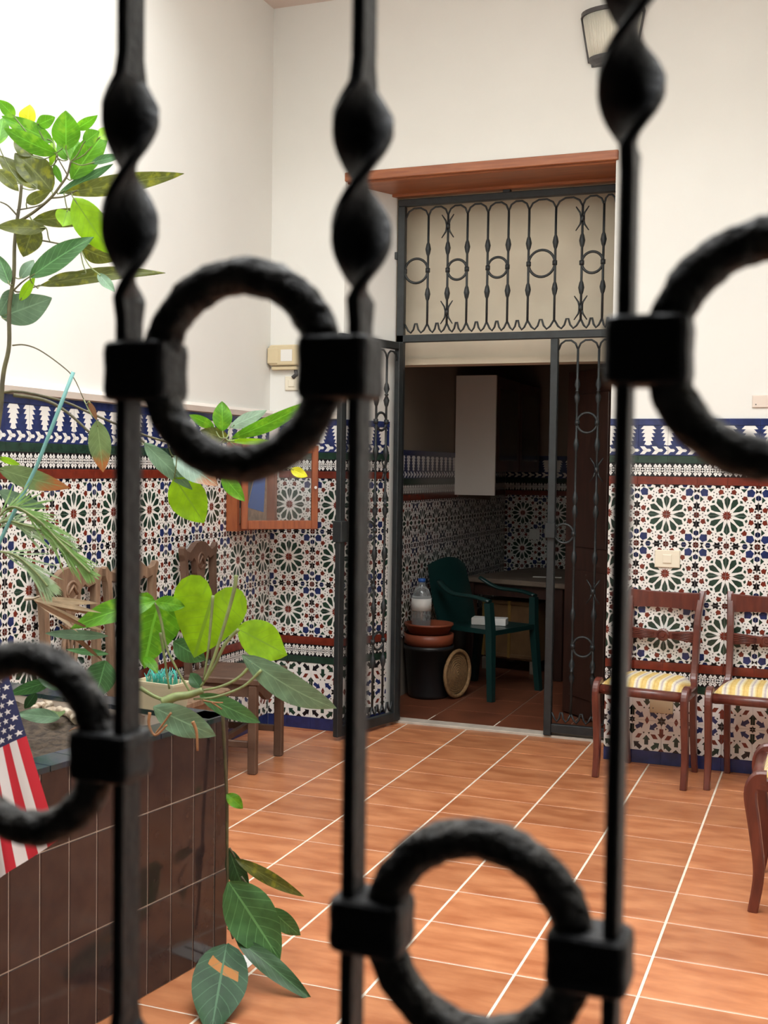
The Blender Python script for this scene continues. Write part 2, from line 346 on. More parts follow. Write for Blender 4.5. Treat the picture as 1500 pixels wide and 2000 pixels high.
class Pat:
    def __init__(s): s.p = []
    def poly(s, pts, c): s.p.append((pts, c))
    def star(s, cx, cy, ro, ri, n, rot, c, sx=1, sy=1):
        P = [(cx+sx*(ro if k % 2 == 0 else ri)*math.cos(rot+PI*k/n), cy+sy*(ro if k % 2 == 0 else ri)*math.sin(rot+PI*k/n)) for k in range(2*n)]
        s.p.append(([P[k] for k in range(1, 2*n, 2)], c))
        for k in range(0, 2*n, 2): s.p.append(([P[k-1], P[k], P[(k+1) % (2*n)]], c))
    def ngon(s, cx, cy, r, n, rot, c): s.p.append(([(cx+r*math.cos(rot+2*PI*k/n), cy+r*math.sin(rot+2*PI*k/n)) for k in range(n)], c))
    def polar(s, pts, ang, c, cx=0, cy=0):
        ca, sa = math.cos(ang), math.sin(ang); s.p.append(([(cx+x*ca-y*sa, cy+x*sa+y*ca) for x, y in pts], c))
S = Pat()     # twelve-point star, module 1 x 1, star in the centre
S.star(0, 0, .088, .058, 12, 0, 2)
for k in range(12):
    a = k*PI/6
    S.polar([(.105, 0), (.205, -.041), (.268, -.050), (.322, 0), (.268, .050), (.205, .041)], a, 1)
    for r_, q in ((.352, 0), (.398, -.030), (.398, .030), (.440, 0), (.372, -.062), (.372, .062)): S.polar([(r_-.014, q), (r_, q-.012), (r_+.014, q), (r_, q+.012)], a, 4)
    a += PI/12
    S.ngon(.404*math.cos(a), .404*math.sin(a), .047, 5, a, 2)
    S.polar([(.293, 0), (.325, -.034), (.345, 0), (.325, .034)], a, 1)
    S.polar([(.462, -.026), (.478, 0), (.462, .026)], a, 4)
for sx in (-1, 1):
    S.star(.5*sx, 0, .058, .044, 8, 0, 2); S.star(0, .5*sx, .058, .044, 8, 0, 2)
    for sy in (-1, 1):
        S.star(.5*sx, .5*sy, .060, .045, 8, 0, 2)
        S.star(.5*sx, .152*sy, .085, .048, 6, PI/2, 4, .80, 1.0); S.star(.152*sx, .5*sy, .085, .048, 6, 0, 4, 1, .80)
        S.ngon(.5*sx, .300*sy, .049, 6, PI/2, 3); S.ngon(.300*sx, .5*sy, .049, 6, 0, 3)
        for e in (-1, 1):
            S.poly([(.5*sx-.006*e, .403*sy), (.5*sx+e*.044, .365*sy), (.5*sx+e*.044, .438*sy)], 4); S.poly([(.403*sx, .5*sy-.006*e), (.365*sx, .5*sy+e*.044), (.438*sx, .5*sy+e*.044)], 4)
        S.polar([(-.064, -.040), (.012, -.072), (.078, 0), (.012, .072), (-.064, .040)], math.atan2(-sy, -sx), 3, .376*sx, .376*sy)
        S.poly([(.445*sx, .212*sy), (.385*sx, .268*sy), (.445*sx, .320*sy)], 1); S.poly([(.212*sx, .445*sy), (.268*sx, .385*sy), (.320*sx, .445*sy)], 1)
        S.ngon(.452*sx, .075*sy, .020, 4, 0, 4); S.ngon(.075*sx, .452*sy, .020, 4, 0, 4)
A = Pat()     # arrows pattern of the low dado
A.star(0, 0, .088, .048, 6, PI/2, 4)
def arrow(cx, cy, ang, c, k=1.):
    A.polar([(-.092*k, -.040*k), (.008*k, -.040*k), (.008*k, .040*k), (-.092*k, .040*k)], ang, c, cx, cy); A.polar([(.008*k, -.078*k), (.100*k, 0), (.008*k, .078*k)], ang, c, cx, cy)
for sx in (-1, 1):
    arrow(0, .205*sx, PI/2*sx, 2, .85); A.polar([(-.066, 0), (0, -.038), (.066, 0), (0, .038)], PI/2, 2, .247*sx, 0)
    arrow(.5*sx, .155, PI/2, 1, .9); arrow(.5*sx, -.155, -PI/2, 1, .9); A.star(.5*sx, 0, .06, .035, 6, PI/2, 4)
    for sy in (-1, 1):
        arrow(.142*sx, .102*sy, math.atan2(.115*sy, .145*sx), 3, .80); arrow(.372*sx, .092*sy, math.atan2(-.07*sy, -.12*sx), 3, .80)
        A.poly([(.055*sx, .30*sy), (.135*sx, .30*sy), (.185*sx, .225*sy), (.105*sx, .225*sy)], 2); A.poly([(.325*sx, .225*sy), (.395*sx, .225*sy), (.445*sx, .30*sy), (.375*sx, .30*sy)], 2)
        arrow(.253*sx, .325*sy, -PI/2*sy, 1, .85); arrow(.098*sx, .415*sy, math.atan2(-sy*.8, -sx), 1, .85); arrow(.405*sx, .415*sy, math.atan2(-sy*.8, sx), 4, .85)
        A.ngon(.21*sx, .205*sy, .022, 3, PI/2*sy, 4); A.ngon(.30*sx, .205*sy, .020, 3, PI/2*sy, 4); A.ngon(.075*sx, .125*sy, .020, 3, 0, 4); A.poly([(.19*sx, .498*sy), (.31*sx, .498*sy), (.25*sx, .445*sy)], 4); A.poly([(-.05*sx, .498*sy), (.05*sx, .498*sy), (0, .44*sy)], 2)
T_ = Pat()    # white trees over a chain, metres, period .28 x (z 0..139)
for cx in [i*.28/3 for i in range(-1, 5)]:
    for k, wb in enumerate((.0745, .0670, .0580, .0480, .0370)):
        z = .139-.0005-k*.0186; wt = wb*.62; nb = wb*.50
        T_.poly([(cx-wt/2, z), (cx-wb/2, z-.0155), (cx-nb/2, z-.0165), (cx-nb/2, z-.0190), (cx+nb/2, z-.0190), (cx+nb/2, z-.0165), (cx+wb/2, z-.0155), (cx+wt/2, z)], 0)
for i in range(-1, 7):
    cx = i*.28/5
    T_.poly([(cx, .014), (cx+.028, .014), (cx+.034, .021), (cx+.028, .028), (cx, .028)], 0)
    T_.poly([(cx-.020, .040), (cx+.002, .040), (cx+.014, .027), (cx-.004, .021)], 0); T_.poly([(cx-.020, .002), (cx+.002, .002), (cx+.014, .015), (cx-.004, .021)], 0)
C_ = Pat()    # knots, metres, period .28
for i in range(-1, 8):
    cx = i*.28/6
    for dx, dz in ((-.0098, .017), (.0098, .017), (-.0098, -.017), (.0098, -.017), (0, 0), (-.0125, 0), (.0125, 0), (.0233, 0)):
        C_.poly([(cx+dx-.0102, .032+dz), (cx+dx, .032+dz-.0125), (cx+dx+.0102, .032+dz), (cx+dx, .032+dz+.0125)], 0)
    for dx, dz in ((-.0098, .017), (.0098, .017), (-.0098, -.017), (.0098, -.017), (0, 0), (.0233, 0)):
        C_.poly([(cx+dx-.0022, .032+dz), (cx+dx, .032+dz-.0022), (cx+dx+.0022, .032+dz), (cx+dx, .032+dz+.0022)], 5)
_cache = {}
def tile(par, nm, org, rz, u, z, w_, h_, pat, pu, pv, per, base, thick=.007):
    """glazed tile on a wall: u along the wall from org; pattern window starts at (pu, pv), per = metres per pattern unit (x, z)"""
    key = (nm, round(w_, 3), round(h_, 3), round(pu, 3), round(pv, 3), base)
    me = _cache.get(key)
    if me is None:
        bb = MB(); g = .0004; c = .0005
        bb.loft([[(g, 0, g), (w_-g, 0, g), (w_-g, 0, h_-g), (g, 0, h_-g)], [(g, -thick+c, g), (w_-g, -thick+c, g), (w_-g, -thick+c, h_-g), (g, -thick+c, h_-g)],
                 [(g+c, -thick, g+c), (w_-g-c, -thick, g+c), (w_-g-c, -thick, h_-g-c), (g+c, -thick, h_-g-c)]], base)
        if pat:
            reps = [(0, 0)] if pat in (T_, C_) else [(i, j) for i in (-1, 0, 1) for j in (-1, 0, 1)]
            k_ = 0
            for pts, cc in pat.p:
                seen = set()
                for i, j in reps:
                    q = clip([((x+i-pu)*per[0], (y+j-pv)*per[1]) for x, y in pts], g+.0002, w_-g-.0002, g+.0002, h_-g-.0002)
                    if not q: continue
                    sg = round(sum(p[0] for p in q)/len(q), 4), round(sum(p[1] for p in q)/len(q), 4)
                    if sg in seen: continue
                    seen.add(sg); lift = .0003 if not (pat is C_ and cc == 5) else .0005
                    bb.add([(x, -thick-lift, y) for x, y in q], [list(range(len(q)))], cc)
        o = bb.build(nm, TM, par); me = _cache[key] = o.data
    else: o = link(nm, me, par)
    ca, sa = math.cos(rz), math.sin(rz)
    o.location = (org[0]+u*ca, org[1]+u*sa, z); o.rotation_euler.z = rz; return o
def dado(par, org, rz, u0, u1, star_u, dz=0., cell=.14, low=True, top=True, top_u0=-99):
    """rows of tiles between u0 and u1; stars centred at star_u + k*.28"""
    k0 = math.floor((u0-star_u)/cell)-1; cuts = [star_u+k*cell for k in range(k0, k0+int((u1-u0)/cell)+5)]
    cuts = [u0]+[x for x in cuts if u0+.012 < x < u1-.012]+[u1]
    MZ = .285
    for a_, b_ in zip(cuts[:-1], cuts[1:]):
        w_ = b_-a_; pu = ((a_-star_u)/.28+.5) % 1.0-.5; pm = (a_-star_u) % .28
        if .28-pm < .002: pm = 0.
        if cell < .2:
            rows = [(.5+i*MZ/2, MZ/2) for i in range(6)]
        else: rows = [(.5+i*MZ, MZ) for i in range(3)]
        for z, h_ in rows:
            pv = ((z-.6425)/MZ+.5) % 1.0-.5
            tile(par, 'star_tile', org, rz, a_, z+dz, w_, h_, S, pu, pv, (.28, MZ), 0)
        if top and a_ >= top_u0-.001:
            tile(par, 'oxblood_tile', org, rz, a_, 1.355+dz, w_, .038, None, 0, 0, 1, 2, .010)
            tile(par, 'knot_tile', org, rz, a_, 1.393+dz, w_, .064, C_, pm, 0, (1, 1), 4)
            tile(par, 'green_tile', org, rz, a_, 1.457+dz, w_, .036, None, 0, 0, 1, 1, .010)
            tile(par, 'tree_tile', org, rz, a_, 1.493+dz, w_, .145, T_, pm, -.004, (1, 1), 3)
            tile(par, 'cobalt_tile', org, rz, a_, 1.638+dz, w_, .032, None, 0, 0, 1, 3, .010)
        if low:
            tile(par, 'oxblood_tile', org, rz, a_, .459, w_, .041, None, 0, 0, 1, 2, .010)
            tile(par, 'knot_tile', org, rz, a_, .395, w_, .064, C_, pm, 0, (1, 1), 4)
            tile(par, 'green_tile', org, rz, a_, .359, w_, .036, None, 0, 0, 1, 1, .010)
            for z in (.063, .211):
                tile(par, 'arrow_tile', org, rz, a_, z, w_, .148, A, pu, ((z-.211)/.296+.5) % 1.0-.5, (.28, .296), 0)
            tile(par, 'skirting_tile', org, rz, a_, 0, w_, .063, None, 0, 0, 1, 3, .009)
dado(wall_back, (0, 0), 0, -.557, .58, 0.0)
dado(wall_back, (0, 0), 0, XL+.012, XL+.064, -2.28, top_u0=0)
dado(wall_back, (0, 0), 0, XL+.064, -1.98, -2.28)
dado(wall_back, (-1.976, 0), math.atan2(.34, .166), .006, .335, .10)
dado(wall_left, (XL, 0), PI/2, -2.62, -.004, -1.762)
dado(wall_kitchen_left, (KX0, 0), PI/2, .64, KY-.01, 1.7, -.142, .28, False)
dado(wall_kitchen_back, (0, KY), 0, KX0+.01, -.35, -1.862, -.142, .28, False)

# ------------------------------------------------------------------ wrought iron door grille and open leaf
def ring_obj(nm, c, R, r, mat, par, d=(1, 0), n=28):
    bb = MB(); rings = []
    for i in range(n):
        a = 2*PI*i/n; rr = []
        for j in range(6):
            q = 2*PI*j/6; h = (R+r*math.cos(q)); x = h*math.cos(a); z = h*math.sin(a); y = r*math.sin(q)
            rr.append((c[0]+x*d[0]-y*d[1], c[1]+x*d[1]+y*d[0], c[2]+z))
        rings.append(rr)
    bb.loft(rings, 0, True, False, True); return bb.build(nm, mat, par)
def iron_field(par, P, u0, u1, z0, z1, bars, lens, spears, rings, mat, th=.015):
    """P(u,z,off) -> world; bars list of u"""
    d0 = Vector(P(1, 0, 0))-Vector(P(0, 0, 0))
    for u in bars:
        zs = sorted(lens.get(u, lens[None])); pts, rad = [], []
        z = z0+.05
        marks = [(z0+.055, .0065), (z1-.055, .0065)]
        for L_ in zs:
            for e in (-.036, -.026, 0, .026, .036): marks.append((L_+e, {0: .0165, .026: .011}.get(abs(e), .0065)))
        for zz, r_ in sorted(marks): pts.append(P(u, zz, 0)); rad.append(r_)
        MB().tube(pts, rad, 6).build('bar', mat, par)
    edges = sorted([u0]+list(bars)+[u1])
    for a_, c_ in zip(edges[:-1], edges[1:]):
        m_ = (a_+c_)/2; hw = (c_-a_)/2; bb = MB()
        bb.tube([P(a_ if a_ != u0 else a_, z1-.06, 0), P(a_+hw*.25, z1-.028, 0), P(m_-hw*.3, z1-.012, 0), P(m_+hw*.3, z1-.012, 0), P(c_-hw*.25, z1-.028, 0), P(c_, z1-.06, 0)], .0055, 5)
        bb.build('top_scroll', mat, par)
    for a_, c_ in zip(edges[:-1], edges[1:]):
        m_ = (a_+c_)/2; hw = (c_-a_)/2; bb = MB()
        bb.tube([P(a_, z0+.06, 0), P(a_+hw*.3, z0+.025, 0), P(a_+hw*.55, z0+.012, 0), P(m_-hw*.22, z0+.03, 0), P(m_-hw*.08, z0+.062, 0), P(m_+hw*.08, z0+.062, 0), P(m_+hw*.22, z0+.03, 0), P(c_-hw*.55, z0+.012, 0), P(c_-hw*.3, z0+.025, 0), P(c_, z0+.06, 0)], .0058, 5)
        bb.build('bottom_scroll', mat, par)
    for u, z in spears:
        bb = MB()
        for s_ in (-1, 1):
            for t_ in (-1, 1):
                bb.tube([P(u+s_*.004, z, -.006), P(u+s_*.012, z+t_*.03, -.006), P(u+s_*.034, z+t_*.062, -.006)], [.006, .005, .003], 5)
        a_ = P(u-.012, z-.012, 0); bb.tube([P(u, z-.014, -.004), P(u, z+.014, -.004)], .013, 6)
        bb.build('spear_ornament', mat, par)
    for u, z, R in rings: 
        o = ring_obj('ring', P(u, z, 0), R, .007, mat, par, (d0.x, d0.y))
        for s_ in (-1, 1): MB().tube([P(u+s_*R, z-.012, 0), P(u+s_*R, z+.012, 0)], .013, 6).build('ring_clip', mat, o)
gr = thing('door_grille', 'dark iron transom grille with rings over the kitchen doorway and its fixed side panel', 'grille')
def PG(u, z, off=0): return (u, .34+off, z)
def bar_box(nm, x0, x1, z0, z1, par=gr, y0=.322, y1=.358): return MB().cbox(x0, x1, y0, y1, z0, z1, .003).build(nm, iron_g, par)
bar_box('top_rail', -1.80, -.58, 2.845, 2.882); bar_box('transom_rail', -1.80, -.58, 2.105, 2.145); bar_box('stile', -1.80, -1.758, .012, 2.845); bar_box('stile', -.937, -.897, .012, 2.105); bar_box('stile', -.612, -.58, .012, 2.845)
bar_box('bottom_rail', -.897, -.612, .03, .075)
for px in ((-1.19, 2.88, 2.908),): MB().cbox(px[0]-.02, px[0]+.02, .325, .355, px[1], px[2], .002).build('bracket', iron_g, gr)
MB().cbox(-1.84, -1.80, .325, .35, 2.56, 2.60, .002).build('bracket', iron_g, gr)
TB = [-1.628, -1.516, -1.406, -1.292, -1.179, -1.068, -.925, -.785, -.674]
iron_field(gr, PG, -1.758, -.612, 2.145, 2.845, TB, {None: [2.608, 2.365]}, [(-1.516, 2.725), (-1.516, 2.262), (-.785, 2.72), (-.785, 2.26)],
           [(-1.695, 2.494, .066), (-1.461, 2.49, .054), (-1.236, 2.491, .054), (-.997, 2.50, .070), (-.730, 2.493, .055)], iron_g)
iron_field(gr, PG, -.897, -.612, .075, 2.105, [-.795, -.685], {None: [1.86, 1.80, 1.55, 1.27, 1.20, .96, .66, .39, .33]}, [(-.685, 1.42), (-.69, .785)],
           [(-.74, 1.664, .052), (-.85, 1.084, .05), (-.74, .492, .052)], iron_g)
MB().cbox(-.945, -.89, .30, .322, 1.06, 1.14, .003).build('lock_box', iron_g, gr)
HG, FR = Vector((-1.765, .31, 0)), Vector((-1.905, -.215, 0)); dl = (FR-HG).normalized(); LW = (FR-HG).length
lf = thing('iron_gate_leaf', 'dark iron gate leaf swung open against the left jamb of the kitchen doorway', 'gate', HG, math.atan2(dl.y, dl.x))
def PLf(u, z, off=0): return (u, off, z)
def lbox(nm, x0, x1, z0, z1): return MB().cbox(x0, x1, -.016, .016, z0, z1, .003).build(nm, iron_g, lf)
lbox('stile', 0, .04, .02, 2.10); lbox('stile', LW-.045, LW, .02, 2.10); lbox('top_rail', .04, LW-.045, 2.06, 2.10); lbox('bottom_rail', .04, LW-.045, .02, .07)
ub = [.04+(LW-.085)*k/5 for k in range(1, 5)]
iron_field(lf, PLf, .04, LW-.045, .07, 2.06, ub, {None: [1.84, 1.78, 1.50, 1.25, 1.19, .95, .66, .37]}, [(ub[0], 1.40), (ub[2], 1.40), (ub[1], .78), (ub[3], .78)],
           [((ub[0]+ub[1])/2, 1.664, .048), ((ub[2]+ub[3])/2, 1.664, .048), ((ub[1]+ub[2])/2, 1.08, .048), ((ub[0]+ub[1])/2, .48, .048), ((ub[2]+ub[3])/2, .48, .048)], iron_g)
MB().cbox(LW-.055, LW+.006, -.03, .03, 1.03, 1.14, .004).build('lock_box', iron_g, lf)

# ------------------------------------------------------------------ foreground wrought iron gate
GY = -5.15
gate = thing('entrance_gate', 'black wrought iron gate with twisted flat bars and collared rings in the foreground', 'gate', (0, GY, 0))
def twisted_bar(x, twists, z0=.05, z1=2.45):
    """flat bar 7 x 20 mm, set edge on; each twist is (z_bottom, z_top, turns)"""
    st = []
    z = z0
    def ang(z): 
        a = 0
        for a0, a1, n in twists:
            t = min(1, max(0, (z-a0)/(a1-a0))); a += t*n*2*PI
        return a
    def wid(z):
        for a0, a1, n in twists:
            e = min(z-(a0-.012), (a1+.012)-z)
            if e > 0: return .0195+.012*min(1, e/.026)
        return .0195
    zs = [z0]
    for a0, a1, n in sorted(twists):
        zs += [a0-.03, a0-.012, a0-.008, a0-.004]+[a0+(a1-a0)*k/110 for k in range(111)]+[a1+.004, a1+.008, a1+.012, a1+.03]
    zs.append(z1); rings = []
    zs = sorted(set(q for q in zs if z0 <= q <= z1))
    for z in zs:
        a = ang(z); wv = wid(z)/2; t = .0035
        c, s = math.cos(a), math.sin(a); e = .0012
        sec = [(-t+e, -wv), (t-e, -wv), (t, -wv+e), (t, wv-e), (t-e, wv), (-t+e, wv), (-t, wv-e), (-t, -wv+e)]
        rings.append([(x+p*c-q*s, p*s+q*c, z) for p, q in sec])
    bb = MB(); bb.loft(rings, 0, False); o = bb.build('twisted_bar', iron, gate)
    return o
BX = [-.319, -.181, -.043, .0945, .2345, .371, .509, .647]
for i, x in enumerate(BX):
    if i % 2 == 1 and i != 4 and i != 5: tw = [(1.508, 1.630, 1), (.99, 1.095, 1), (.45, .56, 1), (2.05, 2.16, 1)]
    elif i == 4: tw = [(1.502, 1.612, 1), (.98, 1.08, 1), (.45, .56, 1), (2.05, 2.16, 1)]
    elif i == 5: tw = [(1.568, 1.676, 1), (1.00, 1.10, 1), (.45, .56, 1), (2.05, 2.16, 1)]
    else: tw = [(1.568, 1.676, 1), (1.00, 1.10, 1), (.45, .56, 1), (2.05, 2.16, 1)]
    twisted_bar(x, tw)
def rough_ring(cx, cz, R=.0505, r=.0103):
    bb = MB(); n, k = 120, 18; rings = []
    ph = [random.uniform(0, 6.28) for _ in range(6)]
    for i in range(n):
        a = 2*PI*i/n; ring = []
        for j in range(k):
            q = 2*PI*j/k; nz = .03*math.sin(9*a+ph[0]+2*q)+.025*math.sin(17*a+ph[1]-q)+.02*math.sin(31*a+3*q+ph[2])
            if math.sin(a) > .3 and math.cos(q) > .2: nz += .05*max(0, math.sin(23*a+ph[3]))*max(0, math.sin(41*a+ph[4]))+random.uniform(-.02, .03)
            rr = r*(1+nz); h = R+rr*math.cos(q); ring.append((cx+h*math.cos(a), rr*math.sin(q), cz+h*math.sin(a)))
        rings.append(ring)
    bb.loft(rings, 0, True, False, True); bb.build('ring', iron_r, gate)
def collar(x0, x1, zc, h=.0325, dy=.0155):
    def sec(gw, z):
        b_ = .006; X0, X1, Y = x0-gw, x1+gw, dy+gw; P = []
        for cx, cy, a0 in ((X1-b_, Y-b_, 0), (X0+b_, Y-b_, PI/2), (X0+b_, -Y+b_, PI), (X1-b_, -Y+b_, 1.5*PI)):
            for k in range(4): P.append((cx+b_*math.cos(a0+k*PI/6), cy+b_*math.sin(a0+k*PI/6), z))
        return P
    bb = MB(); z0, z1 = zc-h/2, zc+h/2
    bb.loft([sec(-.0015, z0), sec(0, z0+.0015), sec(.0006, z0+.006), sec(.0002, zc), sec(.0006, z1-.006), sec(0, z1-.0015), sec(-.0015, z1)], 0)
    bb.build('collar', iron, gate)
for (xa, xb, z) in ((.0945, .2345, 1.4675), (.371, .509, 1.4725), (.2345, .371, 1.179), (-.043, .0945, 1.251), (-.319, -.181, 1.4675), (-.043-.138, -.043, 1.18), (.509, .647, 1.251)):
    rough_ring((xa+xb)/2, z); collar(xa-.0085, xa+.0305, z, .0325 if z > 1.3 else .0275); collar(xb-.0305, xb+.0085, z, .0325 if z > 1.3 else .0275)
for z in (.06, 2.44): MB().cbox(-.36, .69, -.014, .014, z-.015, z+.015, .003).build('gate_rail', iron, gate)
for x in (-.40, .71): MB().cbox(x-.03, x+.03, -.02, .02, 0, 2.47, .004).build('gate_stile', iron, gate)

# ------------------------------------------------------------------ tiled planter
planter = thing('planter', 'built-in planter clad in dark brown glazed tiles below the plants', 'planter')
fd = Vector((.149, .989, 0)).normalized(); fn = Vector((fd.y, -fd.x, 0)); cor = Vector((-1.161, -2.728, 0))
poly = [tuple(cor[:2]), (-2.392, -2.546), (-2.392, -4.745), tuple((cor-fd*2.04)[:2])]
cin = .085
inner = [(cor.x-.084*fn.x-.012, cor.y-.084*fn.y-.083), (-2.388, -2.63), (-2.388, -4.70), (poly[3][0]-.084, -4.70)]
b = MB()
n4 = 4
b.add([(x, y, 0) for x, y in poly]+[(x, y, .683) for x, y in poly]+[(x, y, .683) for x, y in inner]+[(x, y, .60) for x, y in inner],
      [(i, 4+i, 4+(i+1) % 4, (i+1) % 4) for i in range(4)]+[(4+i, 8+i, 8+(i+1) % 4, 4+(i+1) % 4) for i in range(4)]+[(8+i, 12+i, 12+(i+1) % 4, 8+(i+1) % 4) for i in range(4)])
b.build('body', pgrout, planter)
b = MB(); nx, ny = 40, 60
def soilpt(i, j):
    u, v = i/nx, j/ny; p = (Vector((*inner[0], 0))*(1-u)+Vector((*inner[1], 0))*u)*(1-v)+(Vector((*inner[3], 0))*(1-u)+Vector((*inner[2], 0))*u)*v
    return (p.x, p.y, .650+random.uniform(-.008, .012)+.012*math.sin(7*u+3)*math.sin(11*v))
b.add([soilpt(i, j) for j in range(ny+1) for i in range(nx+1)], [(j*(nx+1)+i, (j+1)*(nx+1)+i, (j+1)*(nx+1)+i+1, j*(nx+1)+i+1) for j in range(ny) for i in range(nx)], 0, True)
b.build('soil', soil_m, planter)
_pt = {}
def ptile(s0, s1, z0, z1):
    key = (round(s1-s0, 3), round(z1-z0, 3))
    if key not in _pt:
        w_, h_ = s1-s0, z1-z0; g = .0019; c = .0012; th = .007; bb = MB()
        bb.loft([[(g, 0, g), (w_-g, 0, g), (w_-g, 0, h_-g), (g, 0, h_-g)], [(g, -th+c, g), (w_-g, -th+c, g), (w_-g, -th+c, h_-g), (g, -th+c, h_-g)], [(g+c, -th, g+c), (w_-g-c, -th, g+c), (w_-g-c, -th, h_-g-c), (g+c, -th, h_-g-c)]])
        o = bb.build('planter_tile', pl_tile, planter); _pt[key] = o.data
    else: o = link('planter_tile', _pt[key], planter)
    p = cor+fd*s0; o.location = (p.x-fn.x*.004, p.y-fn.y*.004, z0); o.rotation_euler.z = math.atan2(fd.y, fd.x)
ss = [0.002, -.06]+[-.06-.0955*k for k in range(1, 21)]
for s1, s0 in zip(ss[:-1], ss[1:]):
    for z0, z1 in ((.0, .242), (.242, .492), (.492, .683)): ptile(s0, s1, z0, z1)
# rim tiles on the front edge and the far edge
ea, eb = cor, cor-fd*2.04
for k in range(20):
    a0 = cor-fd*(.002+k*.1); a1 = cor-fd*(.002+k*.1+.097)
    q = [a0+fn*.006, a1+fn*.006, a1-fn*.085, a0-fn*.085]
    MB().loft([[(p.x, p.y, .681) for p in q], [(p.x, p.y, .692) for p in q], [((p.x-q[0].x-q[2].x+q[0].x+q[2].x), p.y, .695) for p in q]]).build('rim_tile', rim_tile, planter)

fe = (Vector((-2.392, -2.546, 0))-cor); fl_ = fe.length; fe.normalize(); fnn = Vector((fe.y, -fe.x, 0))
if fnn.y < 0: fnn = -fnn
for k in range(12):
    a0 = cor+fe*(.09+k*.095 if k else .003); a1 = cor+fe*min(fl_-.004, .09+(k+1)*.095-.003)
    q = [a0+fnn*.006, a1+fnn*.006, a1-fnn*.085, a0-fnn*.085]
    MB().loft([[(p.x, p.y, .681) for p in q], [(p.x, p.y, .695) for p in q]]).build('rim_tile', rim_tile, planter)
